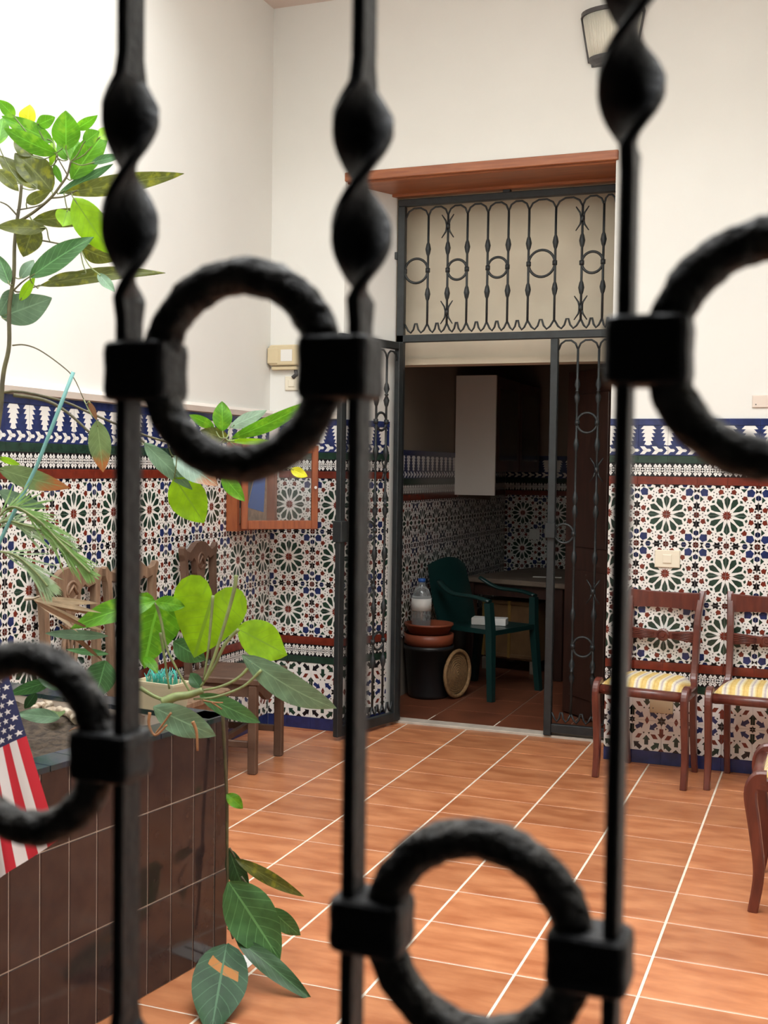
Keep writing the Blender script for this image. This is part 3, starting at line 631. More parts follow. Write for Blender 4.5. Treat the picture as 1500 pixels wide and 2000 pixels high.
# ------------------------------------------------------------------ plants
# plant geometry in world metres
TALL=[((-1.486,-3.062,2.259),(-1.464,-3.092,2.352),0.068,(0.62,-0.69,-0.37),'bright','o',-0.04),((-1.618,-3.053,2.339),(-1.609,-3.058,2.393),0.044,(0.24,-0.96,-0.13),'yellow','o',0.05),((-1.528,-3.062,2.283),(-1.642,-3.133,2.346),0.047,(0.55,-0.83,0.06),'bright','o',-0.02),((-1.497,-3.086,2.243),(-1.607,-3.168,2.297),0.045,(0.36,-0.8,-0.49),'bright','o',0.07),((-1.495,-3.023,2.237),(-1.503,-2.99,2.311),0.066,(0.85,-0.45,0.29),'bright','o',-0.03),((-1.491,-3.031,2.187),(-1.41,-2.98,2.331),0.064,(0.53,-0.85,0.0),'bright','o',0.06),((-1.477,-3.033,2.321),(-1.398,-3.046,2.345),0.028,(0.14,-0.61,-0.78),'bright','o',0.03),((-1.566,-3.082,2.326),(-1.503,-3.091,2.338),0.033,(-0.03,-0.87,-0.5),'bright','o',-0.05),((-1.566,-3.08,2.158),(-1.694,-3.086,2.262),0.052,(0.42,-0.78,0.47),'olive','o',-0.02),((-1.55,-3.038,2.159),(-1.652,-3.065,2.268),0.08,(0.57,-0.74,0.35),'olive','o',0.06),((-1.499,-3.05,2.148),(-1.197,-2.94,2.202),0.048,(0.37,-0.89,-0.27),'olive','o',0.0),((-1.528,-3.038,2.15),(-1.382,-2.999,2.231),0.027,(0.28,-0.96,-0.04),'green','o',-0.05),((-1.416,-3.049,2.221),(-1.344,-3.006,2.249),0.023,(0.45,-0.87,0.18),'green','o',0.01),((-1.603,-3.049,2.082),(-1.403,-2.989,2.095),0.046,(0.29,-0.93,-0.2),'olive','o',-0.03),((-1.493,-3.045,2.103),(-1.485,-3.076,2.053),0.05,(0.71,-0.54,0.45),'lime','o',-0.02),((-1.459,-3.065,2.128),(-1.375,-3.012,1.983),0.077,(0.38,-0.92,-0.12),'lime','o',0.02),((-1.509,-3.115,2.041),(-1.608,-3.196,2.039),0.04,(0.62,-0.76,0.2),'olive','o',-0.03),((-1.548,-3.111,2.061),(-1.584,-3.116,1.969),0.064,(0.4,-0.91,-0.11),'olive','o',-0.01),((-1.545,-3.136,1.909),(-1.39,-3.077,2.021),0.056,(0.34,-0.94,0.02),'green','o',0.04),((-1.465,-3.028,2.006),(-1.398,-2.954,1.976),0.047,(0.49,-0.67,-0.56),'olive','o',0.07),((-1.578,-3.051,1.901),(-1.253,-2.946,1.947),0.04,(0.26,-0.93,0.27),'olive','o',0.05),((-1.607,-3.098,1.915),(-1.601,-3.046,1.975),0.029,(0.75,-0.54,0.39),'grey','o',0.05),((-1.594,-3.115,1.853),(-1.54,-3.125,1.911),0.025,(0.23,-0.9,-0.37),'lime','o',-0.04),((-1.614,-3.133,1.894),(-1.679,-3.105,1.985),0.035,(0.25,-0.86,0.44),'green','o',-0.06),((-1.635,-3.093,1.887),(-1.646,-3.135,1.811),0.039,(0.95,-0.31,0.03),'grey','o',-0.01),((-1.675,-3.09,1.816),(-1.526,-3.074,1.859),0.081,(0.22,-0.87,-0.44),'grey','o',-0.0),((-1.376,-3.07,1.922),(-1.31,-3.094,1.871),0.026,(0.18,-0.78,0.6),'grey','o',-0.04),((-1.594,-3.138,2.334),(-1.612,-3.181,2.369),0.031,(0.79,-0.55,-0.28),'bright','o',0.01),((-1.638,-3.149,2.262),(-1.662,-3.101,2.356),0.042,(0.44,-0.75,0.5),'bright','o',0.01),((-1.553,-3.025,2.235),(-1.526,-3.026,2.181),0.018,(0.2,-0.97,0.12),'bright','o',0.01),((-1.634,-3.16,2.196),(-1.573,-3.148,2.138),0.034,(0.45,-0.84,0.3),'olive','o',-0.0),((-1.508,-3.024,2.244),(-1.565,-3.002,2.3),0.026,(-0.1,-0.96,0.27),'bright','o',0.01),((-1.433,-3.057,2.274),(-1.383,-3.063,2.299),0.041,(-0.04,-0.99,-0.15),'bright','o',-0.03),((-1.391,-3.051,2.284),(-1.377,-3.005,2.322),0.034,(0.77,-0.53,0.36),'lime','o',-0.05),((-1.609,-3.045,2.255),(-1.662,-3.057,2.302),0.041,(0.51,-0.78,0.37),'olive','o',-0.0),((-1.548,-3.045,2.225),(-1.554,-3.027,2.309),0.02,(0.87,-0.47,0.16),'lime','o',0.04),((-1.57,-3.12,2.111),(-1.484,-3.13,2.135),0.029,(0.03,-0.89,-0.46),'olive','o',0.06),((-1.423,-3.058,1.927),(-1.55,-3.061,1.917),0.018,(0.01,-0.99,0.15),'olive','o',0.03),((-1.396,-3.044,1.533),(-1.385,-3.03,1.393),0.054,(0.57,-0.82,-0.04),'dried_tip','o',0.01),((-1.603,-3.188,1.399),(-1.44,-3.107,1.349),0.051,(0.42,-0.9,-0.08),'dried_tip','o',0.07),((-1.649,-3.132,1.337),(-1.506,-3.125,1.297),0.042,(-0.01,-0.98,-0.21),'grey','o',0.07),((-1.646,-3.135,1.429),(-1.565,-3.154,1.411),0.016,(-0.21,-0.97,0.1),'lime','o',-0.04),((-1.372,-3.114,1.58),(-1.362,-3.094,1.531),0.015,(0.21,-0.92,-0.33),'brown','o',-0.04)]
ROS=[((-1.164,-2.769,1.514),(-1.171,-2.761,1.6),0.05,(0.48,-0.87,0.12),'bright','o',0.07),((-1.195,-2.762,1.524),(-1.236,-2.83,1.556),0.028,(0.65,-0.61,-0.46),'bright','o',-0.06),((-1.141,-2.755,1.495),(-0.912,-2.703,1.599),0.04,(0.38,-0.82,-0.43),'bright','o',0.05),((-1.15,-2.75,1.526),(-1.055,-2.706,1.574),0.036,(0.54,-0.75,-0.38),'pale','o',-0.03),((-1.154,-2.751,1.489),(-1.221,-2.794,1.516),0.041,(0.57,-0.81,0.12),'olive','o',0.05),((-1.112,-2.828,1.485),(-0.981,-2.775,1.484),0.016,(0.38,-0.93,0.01),'lime','o',-0.06),((-1.378,-2.841,1.478),(-1.246,-2.797,1.346),0.047,(0.36,-0.93,0.05),'grey','o',0.03),((-1.293,-2.82,1.44),(-1.166,-2.789,1.361),0.068,(0.45,-0.79,0.42),'pale_tip','o',0.01),((-1.292,-2.816,1.379),(-1.227,-2.76,1.248),0.097,(0.5,-0.86,-0.12),'lime','o',-0.05),((-1.164,-2.77,1.39),(-1.097,-2.76,1.316),0.04,(0.31,-0.94,0.16),'bright','o',-0.02),((-0.989,-2.683,1.409),(-0.943,-2.668,1.389),0.027,(0.41,-0.87,0.28),'yellow','o',-0.05)]
PHIL=[((-1.125,-2.885,1.056),(-1.184,-2.883,0.88),0.206,(0.33,-0.94,-0.12),'lime','h',0.05),((-1.309,-2.873,1.008),(-1.341,-2.891,0.839),0.17,(0.76,-0.64,-0.08),'bright','h',-0.05),((-1.262,-2.96,1.042),(-1.429,-3.113,0.981),0.061,(0.48,-0.72,0.49),'bright','o',0.06),((-1.244,-2.989,1.045),(-1.184,-2.934,1.029),0.038,(0.69,-0.71,0.15),'bright','o',0.06),((-1.076,-2.838,0.964),(-0.98,-2.697,0.875),0.099,(0.86,-0.47,0.19),'lime','o',-0.01),((-1.027,-2.897,0.901),(-0.812,-2.735,0.735),0.073,(0.5,-0.85,-0.17),'grey','o',0.12),((-1.184,-3.091,0.781),(-1.039,-3.017,0.701),0.069,(0.47,-0.88,0.04),'grey','o',0.04),((-1.143,-2.925,0.788),(-1.005,-2.821,0.701),0.048,(0.64,-0.75,0.12),'green','o',0.06),((-1.165,-2.881,0.797),(-1.207,-2.867,0.834),0.033,(0.09,-0.89,0.44),'dark','o',0.03),((-1.276,-2.842,0.914),(-1.195,-2.801,0.86),0.062,(0.45,-0.89,-0.01),'green','o',0.07),((-1.352,-3.052,0.952),(-1.542,-3.081,0.951),0.026,(0.15,-0.98,0.12),'grey','o',0.06),((-1.375,-3.016,0.896),(-1.494,-3.049,0.908),0.018,(0.28,-0.84,0.46),'green','o',-0.04),((-1.402,-2.989,0.872),(-1.42,-3.015,0.771),0.078,(0.32,-0.93,0.18),'green','o',-0.04),((-1.535,-3.041,0.816),(-1.629,-3.117,0.778),0.035,(0.67,-0.72,-0.21),'green','o',-0.04),((-1.502,-3.054,0.796),(-1.554,-3.087,0.829),0.028,(0.67,-0.56,0.49),'dark','o',-0.01),((-1.492,-3.072,0.72),(-1.577,-3.148,0.739),0.036,(0.67,-0.68,0.3),'grey','o',0.07),((-1.55,-3.1,0.79),(-1.587,-3.1,0.74),0.027,(0.55,-0.73,-0.41),'dark','o',-0.02),((-1.341,-2.89,0.871),(-1.279,-2.919,0.837),0.029,(0.24,-0.47,0.85),'bright','o',0.06)]
VINE=[((-1.063,-2.894,0.269),(-0.906,-2.895,0.074),0.124,(0.32,-0.91,0.26),'green','o',-0.04),((-1.095,-2.797,0.299),(-0.909,-2.73,0.192),0.035,(0.45,-0.86,0.24),'olive','o',0.07),((-1.122,-2.786,0.32),(-1.069,-2.771,0.175),0.051,(0.33,-0.94,0.02),'dark','o',0.03),((-1.008,-2.748,0.152),(-0.932,-2.701,0.064),0.047,(0.55,-0.84,0.02),'green','o',0.06),((-1.033,-2.909,0.122),(-0.788,-2.927,-0.001),0.05,(0.27,-0.71,0.65),'dark','o',0.02),((-1.035,-2.953,0.122),(-0.954,-3.184,-0.006),0.13,(0.25,-0.4,0.88),'patch','o',0.0),((-1.123,-2.801,0.482),(-1.078,-2.785,0.442),0.033,(0.58,-0.74,0.35),'bright','o',0.07)]
TALL_STEMS=[([[-1.659,-3.153,1.379],[-1.64,-3.139,1.545],[-1.636,-3.134,1.628],[-1.632,-3.131,1.669],[-1.622,-3.124,1.732],[-1.624,-3.121,1.835],[-1.615,-3.114,1.918],[-1.615,-3.111,2.001],[-1.611,-3.107,2.063],[-1.605,-3.102,2.117],[-1.602,-3.099,2.167]],0.0065),([[-1.611,-3.107,2.063],[-1.569,-3.089,2.093],[-1.528,-3.072,2.131],[-1.502,-3.06,2.169],[-1.487,-3.054,2.194],[-1.48,-3.049,2.231]],0.004),([[-1.528,-3.072,2.131],[-1.493,-3.058,2.136],[-1.462,-3.046,2.153]],0.0025),([[-1.612,-3.106,2.084],[-1.635,-3.114,2.109],[-1.655,-3.121,2.119]],0.0025),([[-1.614,-3.115,1.881],[-1.598,-3.109,1.877],[-1.549,-3.089,1.896]],0.0025),([[-1.614,-3.115,1.881],[-1.595,-3.107,1.902],[-1.574,-3.098,1.919]],0.0025),([[-1.614,-3.11,2.014],[-1.556,-3.087,2.017],[-1.497,-3.065,2.007],[-1.451,-3.048,1.999]],0.0025),([[-1.614,-3.121,1.732],[-1.583,-3.109,1.734],[-1.544,-3.095,1.72],[-1.489,-3.075,1.68],[-1.457,-3.064,1.647],[-1.43,-3.056,1.589]],0.002),([[-1.612,-3.106,2.097],[-1.558,-3.084,2.11],[-1.528,-3.072,2.131]],0.002),([[-1.487,-3.054,2.194],[-1.503,-3.059,2.222],[-1.519,-3.064,2.251]],0.002)]
ROS_STEMS=[([[-1.723,-3.074,1.297],[-1.724,-3.065,1.523],[-1.697,-3.051,1.611],[-1.561,-2.999,1.594],[-1.461,-2.962,1.552],[-1.33,-2.914,1.498],[-1.218,-2.872,1.468],[-1.142,-2.843,1.475],[-1.12,-2.833,1.493]],0.004),([[-1.64,-3.083,1.601],[-1.559,-3.052,1.588],[-1.5,-3.031,1.555],[-1.441,-3.011,1.5]],0.005),([[-1.33,-2.915,1.477],[-1.354,-2.923,1.497],[-1.378,-2.932,1.513]],0.003)]
PHIL_STEMS=[([[-1.251,-2.977,1.041],[-1.235,-2.973,0.989],[-1.219,-2.97,0.916],[-1.189,-2.961,0.855],[-1.156,-2.951,0.797]],0.0042),([[-1.247,-2.958,0.956],[-1.235,-2.956,0.888],[-1.22,-2.954,0.802]],0.004),([[-1.11,-2.912,1.061],[-1.114,-2.916,0.984],[-1.118,-2.921,0.916],[-1.127,-2.927,0.836]],0.0042),([[-1.043,-2.905,1.119],[-1.047,-2.908,1.079],[-1.067,-2.919,0.993],[-1.093,-2.933,0.895],[-1.117,-2.945,0.827]],0.0055),([[-1.047,-2.88,0.968],[-1.08,-2.895,0.928],[-1.107,-2.908,0.865],[-1.14,-2.923,0.809]],0.005),([[-1.0,-2.887,0.879],[-1.034,-2.902,0.839],[-1.079,-2.92,0.814],[-1.136,-2.943,0.801]],0.0045),([[-0.972,-2.888,0.863],[-1.017,-2.907,0.817],[-1.085,-2.934,0.788],[-1.142,-2.957,0.781]],0.004),([[-1.279,-3.008,0.81],[-1.239,-2.994,0.786],[-1.193,-2.977,0.771]],0.006),([[-1.221,-2.988,0.771],[-1.187,-2.974,0.787],[-1.153,-2.961,0.793],[-1.119,-2.947,0.806]],0.013)]
PHIL_ROOTS=[([[-1.16,-3.146,0.779],[-1.161,-3.148,0.747],[-1.145,-3.143,0.721],[-1.118,-3.131,0.748]],0.004),([[-1.072,-3.081,0.751],[-1.062,-3.078,0.724],[-1.058,-3.079,0.675]],0.0045),([[-1.135,-3.083,0.769],[-1.156,-3.093,0.736],[-1.172,-3.1,0.713]],0.003),([[-1.094,-2.991,0.788],[-1.065,-2.981,0.783],[-1.043,-2.972,0.783]],0.0025),([[-1.071,-2.983,0.783],[-1.045,-2.974,0.765]],0.0025)]
VINE_STEM=[([[-1.146,-2.789,0.728],[-1.128,-2.792,0.483],[-1.123,-2.796,0.34],[-1.119,-2.798,0.238],[-1.111,-2.8,0.122],[-1.1,-2.798,0.067]],0.005),([[-1.076,-2.872,0.13],[-1.057,-2.865,0.113],[-1.047,-2.862,0.1]],0.004),([[-1.102,-2.82,0.336],[-1.086,-2.815,0.309]],0.003),([[-1.069,-2.81,0.255],[-1.023,-2.795,0.195],[-0.991,-2.784,0.167]],0.003)]
STAKE=[[-1.397,-3.148,1.655],[-1.479,-3.19,1.409],[-1.564,-3.23,1.211],[-1.595,-3.245,1.14]]
FRONDS=[([[-1.564,-3.283,1.225],[-1.512,-3.26,1.301],[-1.446,-3.236,1.273],[-1.39,-3.217,1.216],[-1.352,-3.204,1.176],[-1.313,-3.19,1.136]],0.1),([[-1.607,-3.249,1.163],[-1.565,-3.229,1.258],[-1.505,-3.206,1.253],[-1.438,-3.181,1.23],[-1.388,-3.163,1.196]],0.08),([[-1.563,-3.284,1.19],[-1.498,-3.26,1.18],[-1.448,-3.242,1.14],[-1.414,-3.231,1.1]],0.09)]
DRY=[([[-1.596,-3.089,1.042],[-1.574,-3.08,1.045],[-1.559,-3.074,1.051]],0.004)]
DRYL=[((-1.596,-3.055,1.041),(-1.421,-2.999,1.031),0.017,(0.31,-0.94,0.14),'straw','o',-0.02),((-1.554,-3.106,1.046),(-1.357,-3.084,1.02),0.013,(0.14,-0.95,0.29),'straw','o',0.02),((-1.565,-3.091,1.042),(-1.387,-3.014,0.955),0.016,(0.4,-0.91,0.02),'straw','o',0.07),((-1.543,-3.115,1.042),(-1.379,-3.091,0.973),0.012,(0.22,-0.96,0.19),'brown','o',0.08),((-1.577,-3.07,1.037),(-1.412,-2.964,0.987),0.015,(0.44,-0.84,-0.33),'brown','o',-0.02),((-1.541,-3.098,1.03),(-1.427,-3.082,0.965),0.012,(0.44,-0.66,0.61),'straw','o',0.07),((-1.484,-3.086,0.982),(-1.389,-3.024,0.874),0.013,(0.39,-0.9,-0.18),'brown','o',-0.03)]
FLAG=[[-1.43,-3.652,0.906],[-1.212,-3.641,0.973],[-1.101,-3.614,0.589],[-1.37,-3.671,0.398]]
SHELLS=[([[-1.856,-2.725,0.668],[-1.887,-2.641,0.668],[-1.784,-2.73,0.668],[-1.84,-2.598,0.668],[-1.89,-2.495,0.668]],0.011),([[-1.724,-2.842,0.667],[-1.717,-2.786,0.667],[-1.651,-2.809,0.667],[-1.578,-2.878,0.667]],0.012),([[-1.788,-2.801,0.667],[-1.808,-2.743,0.667],[-1.759,-2.769,0.667]],0.01)]

def leaf_mesh(bb, B, T, wd, nv, shape='o', bend=.05, fold=.16, nl=12, mi=0):
    B, T, nv = Vector(B), Vector(T), Vector(nv).normalized(); ax = T-B; ln = ax.length; a = ax.normalized(); nv = (nv-a*nv.dot(a)).normalized(); sd = a.cross(nv).normalized()
    ph = random.uniform(0, 6); vs, uvs, fs = [], [], []
    cols = [-1, -.66, -.33, 0, .33, .66, 1]
    for i in range(nl+1):
        t = i/nl
        if shape == 'h':
            hw = (.62+.38*math.sin(PI*min(1, t/.42)*.5)) if t < .42 else max(0, math.cos((t-.42)/.58*PI/2))**.85
            if t < .12: hw *= math.sqrt(max(0.02, 1-(1-t/.12)**2))*.45+.55
            inner_ = .30*max(0, 1-t/.22)**.8
        elif shape == 's': hw = max(0, math.sin(PI*min(1, t*.94+.06)))**.6; inner_ = 0
        else: hw = max(0, math.sin(PI*(t**.85*.985+.012)))**.82; inner_ = 0
        ctr = B+ax*t+nv*(bend*ln*math.sin(PI*t))
        for s_ in cols:
            q = s_*hw
            if inner_: q = math.copysign(inner_+(hw-inner_)*abs(s_), s_) if s_ else 0
            if inner_ and s_ == 0: q = 0
            off = fold*abs(q)*wd/2+.045*wd*math.sin(9*t+ph+3*s_)*abs(s_)-.06*ln*t*t*t
            p = ctr+sd*(q*wd/2)+nv*off
            if inner_ and s_ == 0: p = ctr+ax*(.22-t)*1.0 if t < .22 else p
            vs.append(p); uvs.append((.5+.5*s_, t))
    m = len(cols)
    for i in range(nl):
        for j in range(m-1):
            if shape == 'h' and (i/nl) < .2 and j in (2, 3): continue
            fs.append((i*m+j, i*m+j+1, (i+1)*m+j+1, (i+1)*m+j))
    bb.add(vs, fs, mi, True, uvs); return bb
HEART = [(.0, .0), (.05, -.09), (.13, -.19), (.24, -.245), (.36, -.22), (.455, -.12), (.50, .03), (.485, .20), (.42, .38), (.32, .57), (.20, .75), (.09, .89), (0, 1.0)]
def heart_mesh(bb, B, T, wd, nv, bend=.05):
    B, T, nv = Vector(B), Vector(T), Vector(nv).normalized(); ax = T-B; ln = ax.length; a = ax.normalized(); nv = (nv-a*nv.dot(a)).normalized(); sd = a.cross(nv).normalized()
    out_ = [(x, y) for x, y in HEART]+[(-x, y) for x, y in HEART[-2:0:-1]]; n = len(out_); vs, uvs, fs = [], [], []
    cx, cy = 0, .05
    def pt(x, y):
        z = .10*wd*(abs(x)*1.6)**1.5+bend*ln*math.sin(PI*max(0, min(1, (y+.25)/1.25)))+.012*wd*math.sin(14*y+8*x)
        vs.append(B+ax*y+sd*(x*wd)+nv*z); uvs.append((.5+x, max(0, y)))
    pt(cx, cy)
    for sc_ in (.3, .6, .85, 1.0):
        for x, y in out_: pt(cx+(x-cx)*sc_, cy+(y-cy)*sc_)
    for k in range(n): fs.append((0, 1+k, 1+(k+1) % n))
    for r in range(3):
        for k in range(n): fs.append((1+r*n+k, 1+(r+1)*n+k, 1+(r+1)*n+(k+1) % n, 1+r*n+(k+1) % n))
    bb.add(vs, fs, 0, True, uvs)
def put_leaves(par, data, nm='leaf'):
    for B, T, wd, nv, c_, sh, bend in data:
        bb = MB()
        if sh == 'h': heart_mesh(bb, B, T, wd, nv, bend)
        else: leaf_mesh(bb, B, T, wd*1.12, nv, sh, bend)
        bb.build(nm, LM[c_], par)
def add_petioles(par, data, stems, mat, mx=.16):
    P = [q for pts, r in stems for q in smooth_path(pts, 4)]
    for B, T, wd, nv, c_, sh, bend in data:
        B = Vector(B); n = min(P, key=lambda q: (q-B).length); d = (n-B).length
        if .012 < d < mx:
            m = (B+n)/2+Vector((0, 0, -.12*d)); pp = smooth_path([n, m, B, B+(Vector(T)-B)*.12], 3); bb = MB(); bb.tube(pp, .0017, 5); bb.build('petiole', mat, par)
def put_stems(par, data, nm, mat, n=7):
    for pts, r in data:
        p = smooth_path(pts, 5); k = len(p); bb = MB(); bb.tube(p, [r*(1.1-.45*i/k) for i in range(k)], n); bb.build(nm, mat, par)
t = thing('tall_tree_plant', 'tall leafy plant with spotted bright green leaves against the left wall', 'plant')
put_stems(t, TALL_STEMS, 'stem', stemb); put_leaves(t, TALL); add_petioles(t, TALL, TALL_STEMS, stemg)
t = thing('arching_plant', 'arching plant with a bright rosette of young leaves before the wooden wall box', 'plant')
put_stems(t, ROS_STEMS, 'stem', stemb); put_leaves(t, ROS); add_petioles(t, ROS, ROS_STEMS, stemg, .45)
t = thing('philodendron', 'philodendron with heart-shaped lime leaves creeping over the planter corner', 'plant')
put_stems(t, PHIL_STEMS, 'leaf_stalk', stemg); put_leaves(t, PHIL); put_stems(t, PHIL_ROOTS, 'aerial_root', rootm)
t = thing('trailing_vine', 'trailing vine with large leaves hanging behind the planter corner down to the floor', 'plant')
put_stems(t, VINE_STEM, 'stem', stemb); put_leaves(t, VINE)
t = thing('palm', 'small palm with feathery pale green fronds at the left edge', 'plant')
for pts, wl in FRONDS:
    p = smooth_path(pts, 8); k = len(p); MB().tube(p, .003, 5).build('frond_rib', stemg, t)
    bb = MB()
    for i in range(5, k-1):
        tg = (p[min(i+1, k-1)]-p[i-1]).normalized(); nv = (Vector((.3, -.8, .4))).normalized(); sd = tg.cross(nv).normalized()
        for s_ in (-1, 1):
            L_ = wl*math.sin(PI*min(.95, (i/k)*.75+.2))*1.25; e = p[i]+(tg*1.0+sd*s_*random.uniform(.1, .42)+Vector((random.uniform(-.12, .12), 0, random.uniform(-.35, .05)))).normalized()*L_
            leaf_mesh(bb, p[i], e, .0048, nv, 's', -.08, .1, 5)
    o = bb.build('leaflets', LM['palm'] if wl < .095 else LM['palm2'], t); o['kind'] = 'stuff'
t = thing('dry_frond', 'withered straw-coloured palm frond lying before the left carved chair', 'dry frond')
put_stems(t, DRY, 'frond_rib', shell); put_leaves(t, DRYL, 'dry_leaflet')
# stake
b = MB(); b.tube([Vector(q) for q in STAKE], .0052, 8); tag(b.build('plant_stake', stake_m), 'thin turquoise plant stake leaning among the leaves at left', 'stake')
for i, (pts, r) in enumerate(SHELLS):
    p = smooth_path(pts, 5); bb = MB(); bb.tube(p, [r*(.75+.5*abs(math.sin(1.3*k))) for k in range(len(p))], 8)
    tag(bb.build('bleached_root', shell), ('knobbly bleached root on the soil, highest of three', 'smooth pale bent root lying lowest on the soil', 'short stubby pale root between the other two')[i], 'root', 'bleached roots on the planter soil')
for i, (x, y, a, c_) in enumerate(((-1.50, -3.02, .4, 'brown'), (-1.62, -2.92, 2.1, 'dried_tip'), (-1.45, -2.86, 1.2, 'brown'), (-1.72, -3.02, -.5, 'straw'), (-1.56, -2.80, 3.0, 'brown'))):
    bb = MB(); leaf_mesh(bb, (x, y, .672), (x+.10*math.cos(a), y+.10*math.sin(a), .676), .045, (0, 0, 1), 'o', .12)
    tag(bb.build('fallen_leaf', LM[c_]), ('curled brown fallen leaf nearest the flag on the soil', 'fallen leaf with a rusty tip in the middle of the soil', 'brown fallen leaf beside the cream pot', 'straw-coloured fallen leaf at the left of the soil', 'brown fallen leaf at the far edge of the soil')[i], 'leaf', 'fallen leaves on the planter soil')
# cream pot with teal tufts
t = thing('cream_pot', 'cream square pot with teal artificial grass behind the philodendron stalks', 'pot', (-1.375, -2.742, .6955), -.147)
b = MB(); b.loft([[(x*.062, y*.036, .0) for x, y in ((-1, -1), (1, -1), (1, 1), (-1, 1))], [(x*.078, y*.043, .075) for x, y in ((-1, -1), (1, -1), (1, 1), (-1, 1))], [(x*.078, y*.043, .082) for x, y in ((-1, -1), (1, -1), (1, 1), (-1, 1))], [(x*.072, y*.037, .082) for x, y in ((-1, -1), (1, -1), (1, 1), (-1, 1))], [(x*.070, y*.035, .066) for x, y in ((-1, -1), (1, -1), (1, 1), (-1, 1))]])
b.build('pot_body', cream_pot, t)
b = MB()
for k in range(60):
    x, y = random.uniform(-.05, .055), random.uniform(-.024, .024); h = random.uniform(.03, .058)
    b.tube([(x, y, .066), (x+random.uniform(-.008, .008), y, .066+h*.6), (x+random.uniform(-.02, .02), y+random.uniform(-.01, .01), .066+h)], [.0016, .0014, .0006], 4)
o = b.build('teal_grass', teal, t); o['kind'] = 'stuff'
# flag
t = thing('hand_flag', 'small flag of stars and stripes hanging in front of the planter at left', 'flag')
F = [Vector(q) for q in FLAG]
def fp(u, v, off=0):
    p = (F[0]*(1-u)+F[1]*u)*(1-v)+(F[3]*(1-u)+F[2]*u)*v
    nrm = (F[1]-F[0]).cross(F[3]-F[0]).normalized()
    if nrm.y > 0: nrm = -nrm
    return p+nrm*(off+.008*math.sin(9*u+2.2*v)*(.3+v)+.004*math.sin(21*u+1))
b = MB(); nu, nv = 52, 30; CA = 6/13
vs = [fp(i/nu, j/nv) for j in range(nv+1) for i in range(nu+1)]; fs, mi = [], []
for j in range(nv):
    for i in range(nu):
        u, v = (i+.5)/nu, (j+.5)/nv; fs.append((j*(nu+1)+i, (j+1)*(nu+1)+i, (j+1)*(nu+1)+i+1, j*(nu+1)+i+1))
        mi.append(0 if (u > CA and v < .40) else (1 if int(u*13) % 2 == 0 else 2))
b.add(vs, fs, mi, True); b.build('cloth', [fl_blue, fl_red, fl_white], t)
b = MB()
for r_ in range(9):
    for c_ in range(6 if r_ % 2 == 0 else 5):
        u0 = CA+(1-CA)*((c_+.5+(0 if r_ % 2 == 0 else .5))/6); v0 = .40*(r_+.7)/9.4; P = []
        for k in range(10):
            rr = .0075 if k % 2 == 0 else .0031; aa = PI/2+PI*k/5; P.append(fp(u0+rr*math.cos(aa)/.19, v0-rr*math.sin(aa)/.42, .0006))
        ctr = fp(u0, v0, .0006); b.add([ctr]+P, [(0, 1+k, 1+(k+1) % 10) for k in range(10)])
b.build('stars', fl_white, t)
MB().tube([F[0]+Vector((-.02, 0, .01)), F[1]+Vector((.01, 0, .006))], .004, 6).build('flag_stick', stemb, t)
MB().tube([F[0]+Vector((-.012, .004, .03)), Vector((F[0].x-.09, F[0].y+.03, .645))], .005, 6).build('flag_pole', stemb, t)

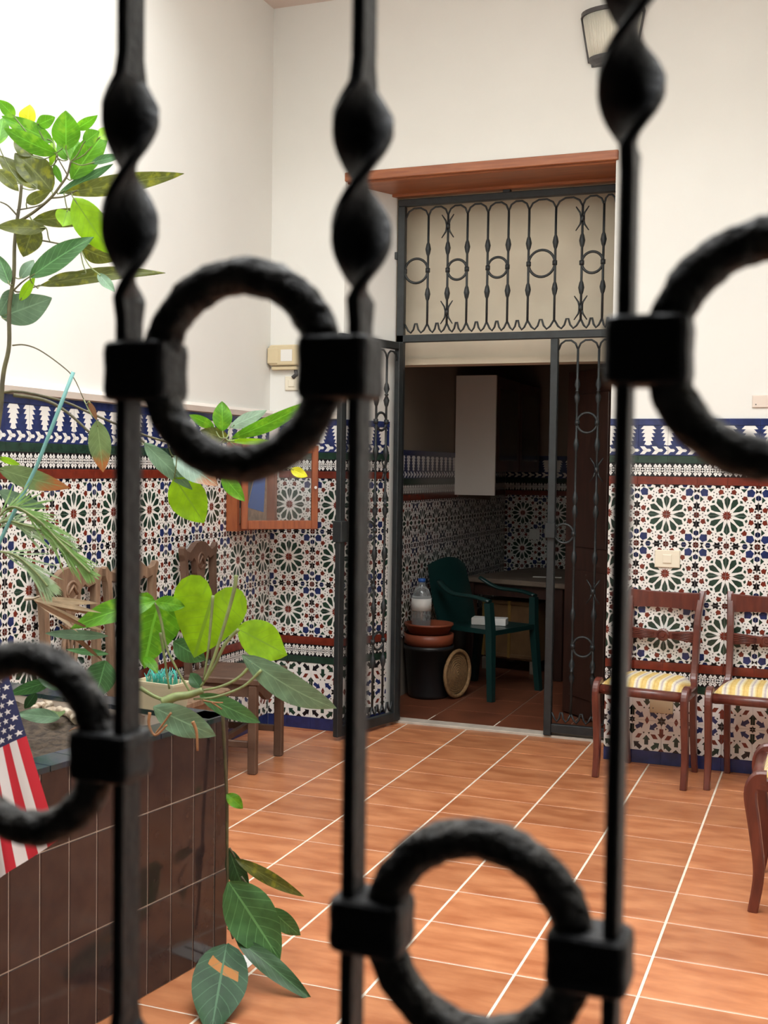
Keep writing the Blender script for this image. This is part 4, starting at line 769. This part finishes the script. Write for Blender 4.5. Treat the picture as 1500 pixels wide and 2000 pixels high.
# ------------------------------------------------------------------ regency chairs
def regency(label):
    t = thing('dining_chair', label, 'chair', group='mahogany chairs with striped seats')
    def sq(pts, w_, d_): # rectangular sweep in the YZ plane
        P = smooth_path(pts, 5); rings = []
        for i, p in enumerate(P):
            tg = (P[min(i+1, len(P)-1)]-P[max(i-1, 0)]).normalized(); nx = Vector((1, 0, 0)); ny = tg.cross(nx).normalized()
            q = i/(len(P)-1); ww = w_[0]+(w_[1]-w_[0])*q; dd = d_[0]+(d_[1]-d_[0])*q
            rings.append([p+nx*a*ww+ny*b_*dd for a, b_ in ((-.7, -1), (.7, -1), (1, -.7), (1, .7), (.7, 1), (-.7, 1), (-1, .7), (-1, -.7))])
        return MB().loft(rings, 0, False)
    for s_ in (-1, 1):
        x = .205*s_
        sq([(x, -.155, .437), (x, -.185, .432), (x*1.0, -.204, .385), (x, -.188, .27), (x, -.172, .13), (x, -.188, 0)], (.017, .014), (.024, .016)).build('leg', mahog, t)
        xb = .163*s_
        sq([(xb, .10, .40), (xb, .105, .25), (xb, .13, .10), (xb, .158, 0)], (.015, .013), (.020, .014)).build('leg', mahog, t)
        sq([(x, -.185, .418), (x*.93, -.06, .412), (x*.86, .05, .415), (xb*1.0, .105, .455), (xb*.99, .13, .56), (xb, .140, .70), (xb*1.03, .165, .80), (xb*1.06, .188, .852)], (.016, .015), (.021, .014)).build('back_post', mahog, t)
    MB().tube([(-.19, -.185, .412), (.19, -.185, .412)], .023, 10).build('front_rail', mahog, t)
    MB().box(-.16, .16, .075, .10, .385, .425).build('rear_rail', mahog, t)
    # cushion
    b = MB(); nx, ny = 16, 12; top = []
    def cp(i, j, lo=False):
        u, v = i/nx*2-1, j/ny*2-1; hw = .196-.038*(v+1)/2*1.0; x = u*hw; y = -.035+v*.138
        e = (1-abs(u)**5)*(1-abs(v)**5); return (x, y,   .416 if lo else .428+.046*max(0, e)**.5)
    b.add([cp(i, j) for j in range(ny+1) for i in range(nx+1)], [(j*(nx+1)+i, j*(nx+1)+i+1, (j+1)*(nx+1)+i+1, (j+1)*(nx+1)+i) for j in range(ny) for i in range(nx)], 0, True)
    rim = [(i, 0) for i in range(nx+1)]+[(nx, j) for j in range(1, ny+1)]+[(i, ny) for i in range(nx-1, -1, -1)]+[(0, j) for j in range(ny-1, 0, -1)]
    k = len(rim); b.add([cp(*q) for q in rim]+[cp(*q, True) for q in rim], [(i, k+i, k+(i+1) % k, (i+1) % k) for i in range(k)]+[list(range(k, 2*k))])
    c = b.build('seat_cushion', fabric, t); c['label'] = 'yellow striped damask seat'
    def board(z0, z1, zf, yf, th, nm, n=14, rise=0):
        rings = []
        for i in range(n+1):
            u = i/n*2-1; x = u*.166; y = yf(u); za, zb = zf(u)
            rings.append([(x, y-th, za), (x, y-th, zb-.004), (x, y-th*.4, zb), (x, y+th, zb), (x, y+th, za)])
        return MB().loft(rings, 0, False).build(nm, mahog, t)
    board(0, 0, lambda u: (.762+.006*(1-u*u), .842+.006*u*u), lambda u: .165+.018*(1-u*u), .011, 'crest_rail')
    mr = board(0, 0, lambda u: (.612+.014*(1-abs(u)), .668-.014*(1-abs(u))), lambda u: .138+.012*(1-u*u), .009, 'mid_rail')
    m = MB(); m.loft([[(r*math.cos(2*PI*k/16), y, .64+r*math.sin(2*PI*k/16)) for k in range(16)] for r, y in ((.030, .145), (.030, .136), (.022, .132), (.020, .136), (.012, .136), (.010, .130))]); m.build('medallion', mahog, mr)
    m = MB()
    for s_ in (-1, 1):
        for k in range(-2, 3): m.tube([(s_*.045, .1365, .64+k*.004), (s_*.150, .1305, .64+k*.0105)], .0026, 5)
    m.build('fluting', mahog, mr)
    return t
c1 = regency('mahogany chair with striped yellow seat, first to the right of the doorway'); c1.location = (-.297, -.205, 0); c1.rotation_euler.z = math.radians(-9)
copy_thing(c1, 'mahogany chair with striped yellow seat against the tiled wall, second from the doorway', (.187, -.195, 0), math.radians(-3))
copy_thing(c1, 'mahogany chair cut by the right edge, turned sideways and nearest the viewer', (.445, -1.60, 0), math.radians(-90))

# ------------------------------------------------------------------ carved chairs on the left
def carved(label, mat, h):
    t = thing('carved_chair', label, 'chair', group='carved wooden chairs along the left wall')
    zs = .43
    for s_ in (-1, 1):
        MB().cbox(s_*.18-.02, s_*.18+.02, -.19, -.15, 0, zs-.02, .004).build('leg', mat, t)
        # rear leg running up into the back post, flared outwards
        P = smooth_path([(s_*.165, .175, 0), (s_*.165, .165, .25), (s_*.162, .16, zs), (s_*.165, .170, zs+.25), (s_*.170, .180, h-.10), (s_*.180, .185, h-.03)], 4)
        MB().tube(P, [.021]*len(P), 4, sm=False).build('back_post', mat, t)
        MB().cbox(s_*.18-.011, s_*.18+.011, -.15, .15, .12, .15, .003).build('stretcher', mat, t)
    MB().cbox(-.17, .17, -.012, .012, .12, .15, .003).build('stretcher', mat, t)
    # shaped front apron
    pts = [(-.165, zs-.02)]+[(.165*(i/10*2-1), zs-.085+.035*math.cos((i/10*2-1)*PI)*-1) for i in range(11)]+[(.165, zs-.02)]
    MB().prism(pts, 'y', -.182, -.162).build('apron', mat, t)
    for s_ in (-1, 1): MB().box(s_*.18-.009, s_*.18+.009, -.15, .15, zs-.075, zs-.02).build('apron', mat, t)
    MB().cbox(-.203, .203, -.205, .17, zs-.02, zs+.012, .006).build('seat', mat, t)
    # serpentine crest rail with ears and a centre lobe
    top = [(-.202, h-.035), (-.205, h-.005), (-.192, h+.004), (-.17, h-.018), (-.13, h-.028), (-.09, h-.008), (-.055, h+.012), (0, h+.020)]
    bot = [(-.19, h-.06), (-.16, h-.058), (-.11, h-.07), (-.085, h-.055), (-.06, h-.075), (-.05, h-.13), (-.035, h-.165), (0, h-.17)]
    out_ = bot+[(-x, z) for x, z in bot[-2::-1]]+[(-x, z) for x, z in top]+[(x, z) for x, z in top[-2::-1]]
    cr = MB().prism(out_, 'y', .168, .196).build('crest_rail', mat, t)
    m = MB(); m.torus((0, .168, h-.075), .036, .006, 'y', 20, 6); m.tube([(-.03, .166, h-.09), (0, .163, h-.055), (.03, .166, h-.09)], .006, 6); m.build('carving', mat, cr)
    # pierced splat
    m = MB()
    for s_ in (-1, 1):
        m.tube(smooth_path([(s_*.028, .182, h-.15), (s_*.012, .180, h-.22), (s_*.042, .178, h-.30), (s_*.016, .175, h-.42), (s_*.040, .170, zs+.01)], 5), .010, 6)
        m.tube(smooth_path([(s_*.006, .182, h-.15), (s_*.024, .180, h-.22), (s_*.008, .178, h-.32), (s_*.03, .174, h-.44)], 5), .007, 6)
    m.build('splat', mat, t)
    return t
k1 = carved('worn light brown carved chair nearest the viewer along the left wall', oldwood, .985); k1.location = (-2.18, -1.84, 0); k1.rotation_euler.z = PI/2
copy_thing(k1, 'worn light brown carved chair in the middle of the left wall row', (-2.18, -1.41, 0), PI/2)
k3 = carved('dark carved chair with lobed crest standing by the room corner', oldwood_d, 1.035); k3.location = (-2.185, -.80, 0); k3.rotation_euler.z = math.radians(97)

# ------------------------------------------------------------------ wall fittings
t = thing('wall_box', 'red-brown wooden wall box with its glass door ajar in the corner', 'wall cabinet', (XL+.009, 0, 0))
b = MB(); y0, y1, z0, z1, D_ = -.495, -.045, 1.085, 1.535, .062
b.box(0, .01, y0, y1, z0, z1); b.box(.01, D_, y0, y0+.025, z0, z1); b.box(.01, D_, y1-.025, y1, z0, z1); b.box(.01, D_, y0+.025, y1-.025, z0, z0+.03); b.box(.01, D_, y0+.025, y1-.025, z1-.03, z1)
b.build('box_body', boxwood, t)
b = MB(); b.box(.012, .016, y0+.03, y1-.03, z0+.035, z1-.035, 0); b.prism([(-.30, 1.20), (-.12, 1.17), (-.10, 1.37), (-.20, 1.40)], 'x', .017, .020, 1); b.prism([(-.42, 1.20), (-.31, 1.20), (-.22, 1.40), (-.40, 1.42)], 'x', .017, .020, 2)
b.build('backing_print', [posters, posterb, posterd], t)
dr = bpy.data.objects.new('glass_door', None); col.objects.link(dr); dr.parent = t; dr.location = (D_+.012, y0+.02, 0); dr.rotation_euler.z = math.radians(40)
DW = .40
for nm, a in (('door_stile', (0, .034, 1.095, 1.525)), ('door_stile', (DW-.034, DW, 1.095, 1.525)), ('door_rail', (.034, DW-.034, 1.095, 1.14)), ('door_rail', (.034, DW-.034, 1.485, 1.525))):
    MB().cbox(a[0], a[1], -.011, .011, a[2], a[3], .003).build(nm, boxwood, dr)
MB().box(.03, DW-.03, -.0015, .0015, 1.135, 1.49).build('pane', glassm, dr)
b = MB(); b.tube([(DW-.017, -.011, 1.31), (DW-.017, -.022, 1.31)], [.004, .008], 8); b.build('door_knob', chrome, dr)
def plate(nm, label, cat, x0, x1, z0, z1, y=-.0, mat=ivory, rocker=True, th=.010):
    t = thing(nm, label, cat, ((x0+x1)/2, y, (z0+z1)/2)); hw, hh = (x1-x0)/2, (z1-z0)/2
    b = MB(); c = .006
    b.loft([[(x*(hw-e), yy, z*(hh-e)) for x, z in ((-1, -1), (1, -1), (1, 1), (-1, 1))] for yy, e in ((0, 0), (-th+.003, 0), (-th, .003))]); b.build('plate', mat, t)
    if rocker:
        r = min(hw, hh)*.5; b = MB(); b.loft([[(x*(r-e), yy, z*(r-e)) for x, z in ((-1, -1), (1, -1), (1, 1), (-1, 1))] for yy, e in ((-th, 0), (-th-.004, .001), (-th-.005, .003))]); b.build('rocker', mat, t)
    else:
        for s_ in (-1, 1):
            b = MB(); b.tube([(s_*hw*.7, -th, -hh*.5), (s_*hw*.7, -th-.002, -hh*.5)], .003, 8); b.build('screw', dkgrey, t)
    return t
plate('light_switch', 'ivory light switch on the star tiles above the first mahogany chair', 'switch', -.329, -.211, .957, 1.041, -.0075)
plate('cover_plate', 'cream blank cover plate low on the tiles under the first chair', 'cover plate', -.337, -.227, .252, .345, -.0075, ivory2, False)
plate('wall_plate', 'pale wall plate on the plaster at the right edge', 'cover plate', .100, .215, 1.72, 1.778, 0, M('pale_plate', (.72, .62, .54), .5), False)
plate('wall_switch', 'small ivory switch on the plaster below the doorbell box', 'switch', -2.314, -2.232, 1.826, 1.902, 0)
plate('socket', 'white socket on the kitchen tiles behind the table', 'socket', -1.80, -1.72, .86, .94, KY-.008, white_p)
t = thing('doorbell_box', 'yellowed plastic doorbell box with a paper label near the corner', 'doorbell', (-2.31, 0, 2.01))
MB().cbox(-.085, .085, -.045, 0, -.052, .058, .006).build('case', ivory2, t); MB().cbox(-.092, -.03, -.052, -.01, -.045, .045, .006).build('side_cover', ivory2, t)
MB().box(-.012, .055, -.047, -.044, -.03, .032).build('paper_label', paper, t); MB().cbox(-.075, .075, -.032, 0, -.075, -.055, .003).build('lower_strip', ivory2, t)
MB().tube([(.062, -.012, -.076), (.066, -.014, -.10), (.045, -.012, -.116)], .012, 6).build('cable_stub', dkgrey, t)
# wall lamp
t = thing('wall_lamp', 'grey framed wall lantern with ribbed glass above the doorway', 'lamp', (-.585, 0, 3.37))
def lampx(z): return .150-.045*(1-z/.25)
b = MB(); n = 14
def arc(z, k_, rr=1.): return [(lampx(z)*rr*math.cos(PI*i/n), -.012-.10*math.sin(PI*i/n)*rr*(lampx(z)/.15), z) for i in range(n+1)][k_]
rings = [[arc(z, i) for i in range(n+1)]+[(-lampx(z), 0, z), (lampx(z), 0, z)] for z in (.025, .235)]
b.loft([[arc(z, i, .96) for i in range(n+1)] for z in (.025, .235)], 0, True); b.build('ribbed_glass', frost, t)
b = MB()
for i in range(1, 28): 
    a = PI*i/28
    b.tube([(lampx(.03)*.965*math.cos(a), -.012-.10*math.sin(a)*.965*(lampx(.03)/.15), .03), (lampx(.23)*.965*math.cos(a), -.012-.10*math.sin(a)*.965*(lampx(.23)/.15), .23)], .0035, 5)
b.build('glass_ribs', frost, t)
for nm, za, zb, s_ in (('top_band', .232, .252, 1.03), ('bottom_band', .018, .036, 1.03)):
    b = MB(); b.loft([[arc((za+zb)/2, i, s_)[:2]+(za,) for i in range(n+1)], [arc((za+zb)/2, i, s_)[:2]+(zb,) for i in range(n+1)]], 0); b.build(nm, dkgrey, t)
b = MB(); b.loft([[arc(.02, i, 1.0)[:2]+(.018,) for i in range(n+1)], [arc(.02, i, .8)[:2]+(0,) for i in range(n+1)]]); b.build('base_cap', dkgrey, t)
for s_ in (-1, 1): MB().tube([(s_*lampx(.02), -.015, .02), (s_*lampx(.24), -.015, .24)], .008, 6).build('side_strip', dkgrey, t)
MB().box(-.10, .10, -.014, 0, .0, .25).build('back_plate', dkgrey, t)
# floor drain
t = thing('floor_drain', 'pale square drain plate in the floor behind the trailing vine', 'drain', (-1.10, -2.80, 0))
MB().cbox(-.06, .06, -.05, .05, 0, .004, .002).build('drain_plate', white_p, t); MB().box(-.045, .045, -.004, .004, .0038, .0046).build('slot', dkgrey, t)

# ------------------------------------------------------------------ inside the kitchen
t = thing('wall_cupboard', 'kitchen wall cupboard with a white side and dark wooden doors', 'cupboard', (KX0+.009, 2.09, 0))
MB().box(0, .29, 0, .02, 1.235, 2.065).build('side_panel', white_p, t)
MB().box(0, .27, .02, 1.30, 1.40, 2.06).build('carcass', dkwood, t)
for k in range(2):
    d_ = MB().cbox(.271, .291, .03+k*.635, .65+k*.635, 1.40, 2.06, .003).build('door', cupwood, t)
    MB().box(.2915, .293, .10+k*.635, .58+k*.635, 1.48, 1.98).build('door_panel', M('smoked_panel_%d' % k, (.03, .03, .03), .2), d_)
b = MB(); b.prism([(.05, 1.22), (.85, 1.18), (.95, 1.27), (.9, 1.40), (.05, 1.40)], 'x', .0, .012); b.build('plaster_patch', plaster_k, t)
# table
t = thing('kitchen_table', 'low worn wooden table by the tiled kitchen wall', 'table', (-1.50, 2.55, 0), math.radians(-14))
MB().cbox(-.34, .46, -.52, .56, .625, .66, .006).build('table_top', tablew, t)
for x, y in ((-.29, -.47), (.40, -.47), (-.29, .50), (.40, .50)): MB().cbox(x-.03, x+.03, y-.03, y+.03, 0, .625, .004).build('leg', dkwood, t)
for a in ((-.26, .37, -.48, -.46), (-.26, .37, .49, .51)): MB().box(*a, .54, .625).build('apron', dkwood, t)
for a in ((-.30, -.28, -.44, .47), (.39, .41, -.44, .47)): MB().box(*a, .54, .625).build('apron', dkwood, t)
tag(MB().cbox(-.10, .10, -.03, .03, 0, .004, .001).build('paper_sheet', paper, None, (-1.40, 2.35, .661), .2), 'white sheet of paper on the kitchen table', 'paper')
t = thing('sideboard', 'old wooden chest with brass edges under the kitchen table', 'chest', (-1.57, 2.40, 0), math.radians(-14))
MB().cbox(-.22, .22, -.22, .22, .09, .50, .005).build('chest_body', chestw, t)
for x in (-.205, .0, .205): MB().cbox(x-.011, x+.011, -.232, -.220, .10, .50, .002).build('brass_strip', brass, t)
for z in (.115, .485): MB().cbox(-.22, .22, -.231, -.220, z-.012, z+.012, .002).build('wooden_moulding', chestw, t)
for x in (-.19, .19):
    for y in (-.19, .19): MB().cbox(x-.03, x+.03, y-.03, y+.03, 0, .09, .004).build('foot', tablew, t)
# green plastic chair
t = thing('plastic_chair', 'dark green plastic armchair in the dim kitchen', 'chair', (-1.575, 1.44, 0), math.radians(70))
for s_ in (-1, 1):
    MB().tube([(s_*.26, -.23, 0), (s_*.235, -.20, .42), (s_*.245, -.19, .60)], [.026, .032, .030], 4, sm=False).build('leg', gplastic, t)
    MB().tube([(s_*.24, .27, 0), (s_*.20, .20, .42)], [.026, .034], 4, sm=False).build('leg', gplastic, t)
    MB().tube(smooth_path([(s_*.245, -.20, .61), (s_*.255, -.08, .63), (s_*.245, .10, .64), (s_*.215, .22, .70)], 4), .026, 6, flat=.5).build('armrest', gplastic, t)
b = MB(); b.prism([(-.22, -.22), (.22, -.22), (.20, .20), (-.20, .20)], 'z', .40, .43); b.build('seat', gplastic, t)
b = MB()
rows = []
for i in range(9):
    v = i/8; rows.append([(u*(.205-.03*abs(v-.4))*1.0, .20+.11*v+.03*(1-u*u)*-1+.03, .42+.42*v-(.05*u*u if i == 8 else 0)) for u in [k/8*2-1 for k in range(9)]])
b.add([p for r in rows for p in r]+[(p[0], p[1]+.012, p[2]) for r in rows for p in r], [(j*9+i, j*9+i+1, (j+1)*9+i+1, (j+1)*9+i) for j in range(8) for i in range(8)]+[(81+j*9+i, 81+(j+1)*9+i, 81+(j+1)*9+i+1, 81+j*9+i+1) for j in range(8) for i in range(8)], 0, True)
b.build('backrest', gplastic, t)
tag(MB().cbox(-.11, .11, -.05, .05, 0, .045, .003).build('white_carton', paper, None, (-1.55, 1.42, .431), .1), 'flat white carton lying on the green plastic chair', 'carton')
# pots and jug
t = thing('flower_pot', 'tall black plastic flower pot on the kitchen floor by the door', 'pot', (-1.855, 1.12, 0))
MB().lathe([(.001, .0), (.115, .0), (.125, .02), (.150, .30), (.157, .30), (.157, .325), (.146, .325), (.142, .28), (.001, .28)], n=28).build('pot_body', bplastic, t)
t = thing('orange_pot', 'terracotta plastic pot nested in the black pot', 'pot', (-1.855, 1.12, .281))
MB().lathe([(.001, 0), (.115, 0), (.138, .055), (.152, .055), (.155, .115), (.145, .115), (.138, .02), (.001, .02)], n=28).build('pot_body', oplastic, t)
t = thing('orange_bowl', 'shallow terracotta plastic pot topmost in the stack under the water jug', 'pot', (-1.855, 1.12, .398))
MB().lathe([(.001, 0), (.120, 0), (.148, .05), (.153, .05), (.153, .062), (.142, .062), (.118, .012), (.001, .012)], n=28).build('pot_body', oplastic, t)
t = thing('water_jug', 'clear ribbed plastic water jug with a blue cap on the stacked pots', 'bottle', (-1.905, 1.115, .411))
MB().lathe([(.001, 0), (.058, 0), (.062, .01)]+[(.062-.004*(k % 2), .02+k*.018) for k in range(10)]+[(.060, .21), (.045, .255), (.022, .28), (.022, .305), (.001, .306)], n=24).build('jug_body', jug, t)
MB().lathe([(.001, .300), (.024, .300), (.024, .322), (.001, .324)], n=16).build('cap', bluecap, t); MB().lathe([(.0632, .125), (.0632, .20)], n=24).build('paper_label', paper, t)
t = thing('wicker_basket', 'round wicker tray leaning behind the black pot', 'basket', (-1.650, 1.13, 0), math.radians(75))
MB().torus((0, .02, .155), .14, .012, 'y', 30, 8).build('rim', wicker, t); b = MB()
for k in range(9): b.torus((0, .02+.002*k, .155), .012+k*.014, .009, 'y', 26, 6)
b.build('weave', wicker, t)
# dark door leaf folded back inside the kitchen
d = MB().cbox(0, .50, -.02, .02, .01, 1.985, .004).build('door_1', dkwood, None, (-.625, .66, 0), math.radians(134)); struct(d)
for z0, z1 in ((.12, .85), (.98, 1.85)): MB().cbox(.07, .43, .02, .028, z0, z1, .003).build('door_panel', dkwood, d)
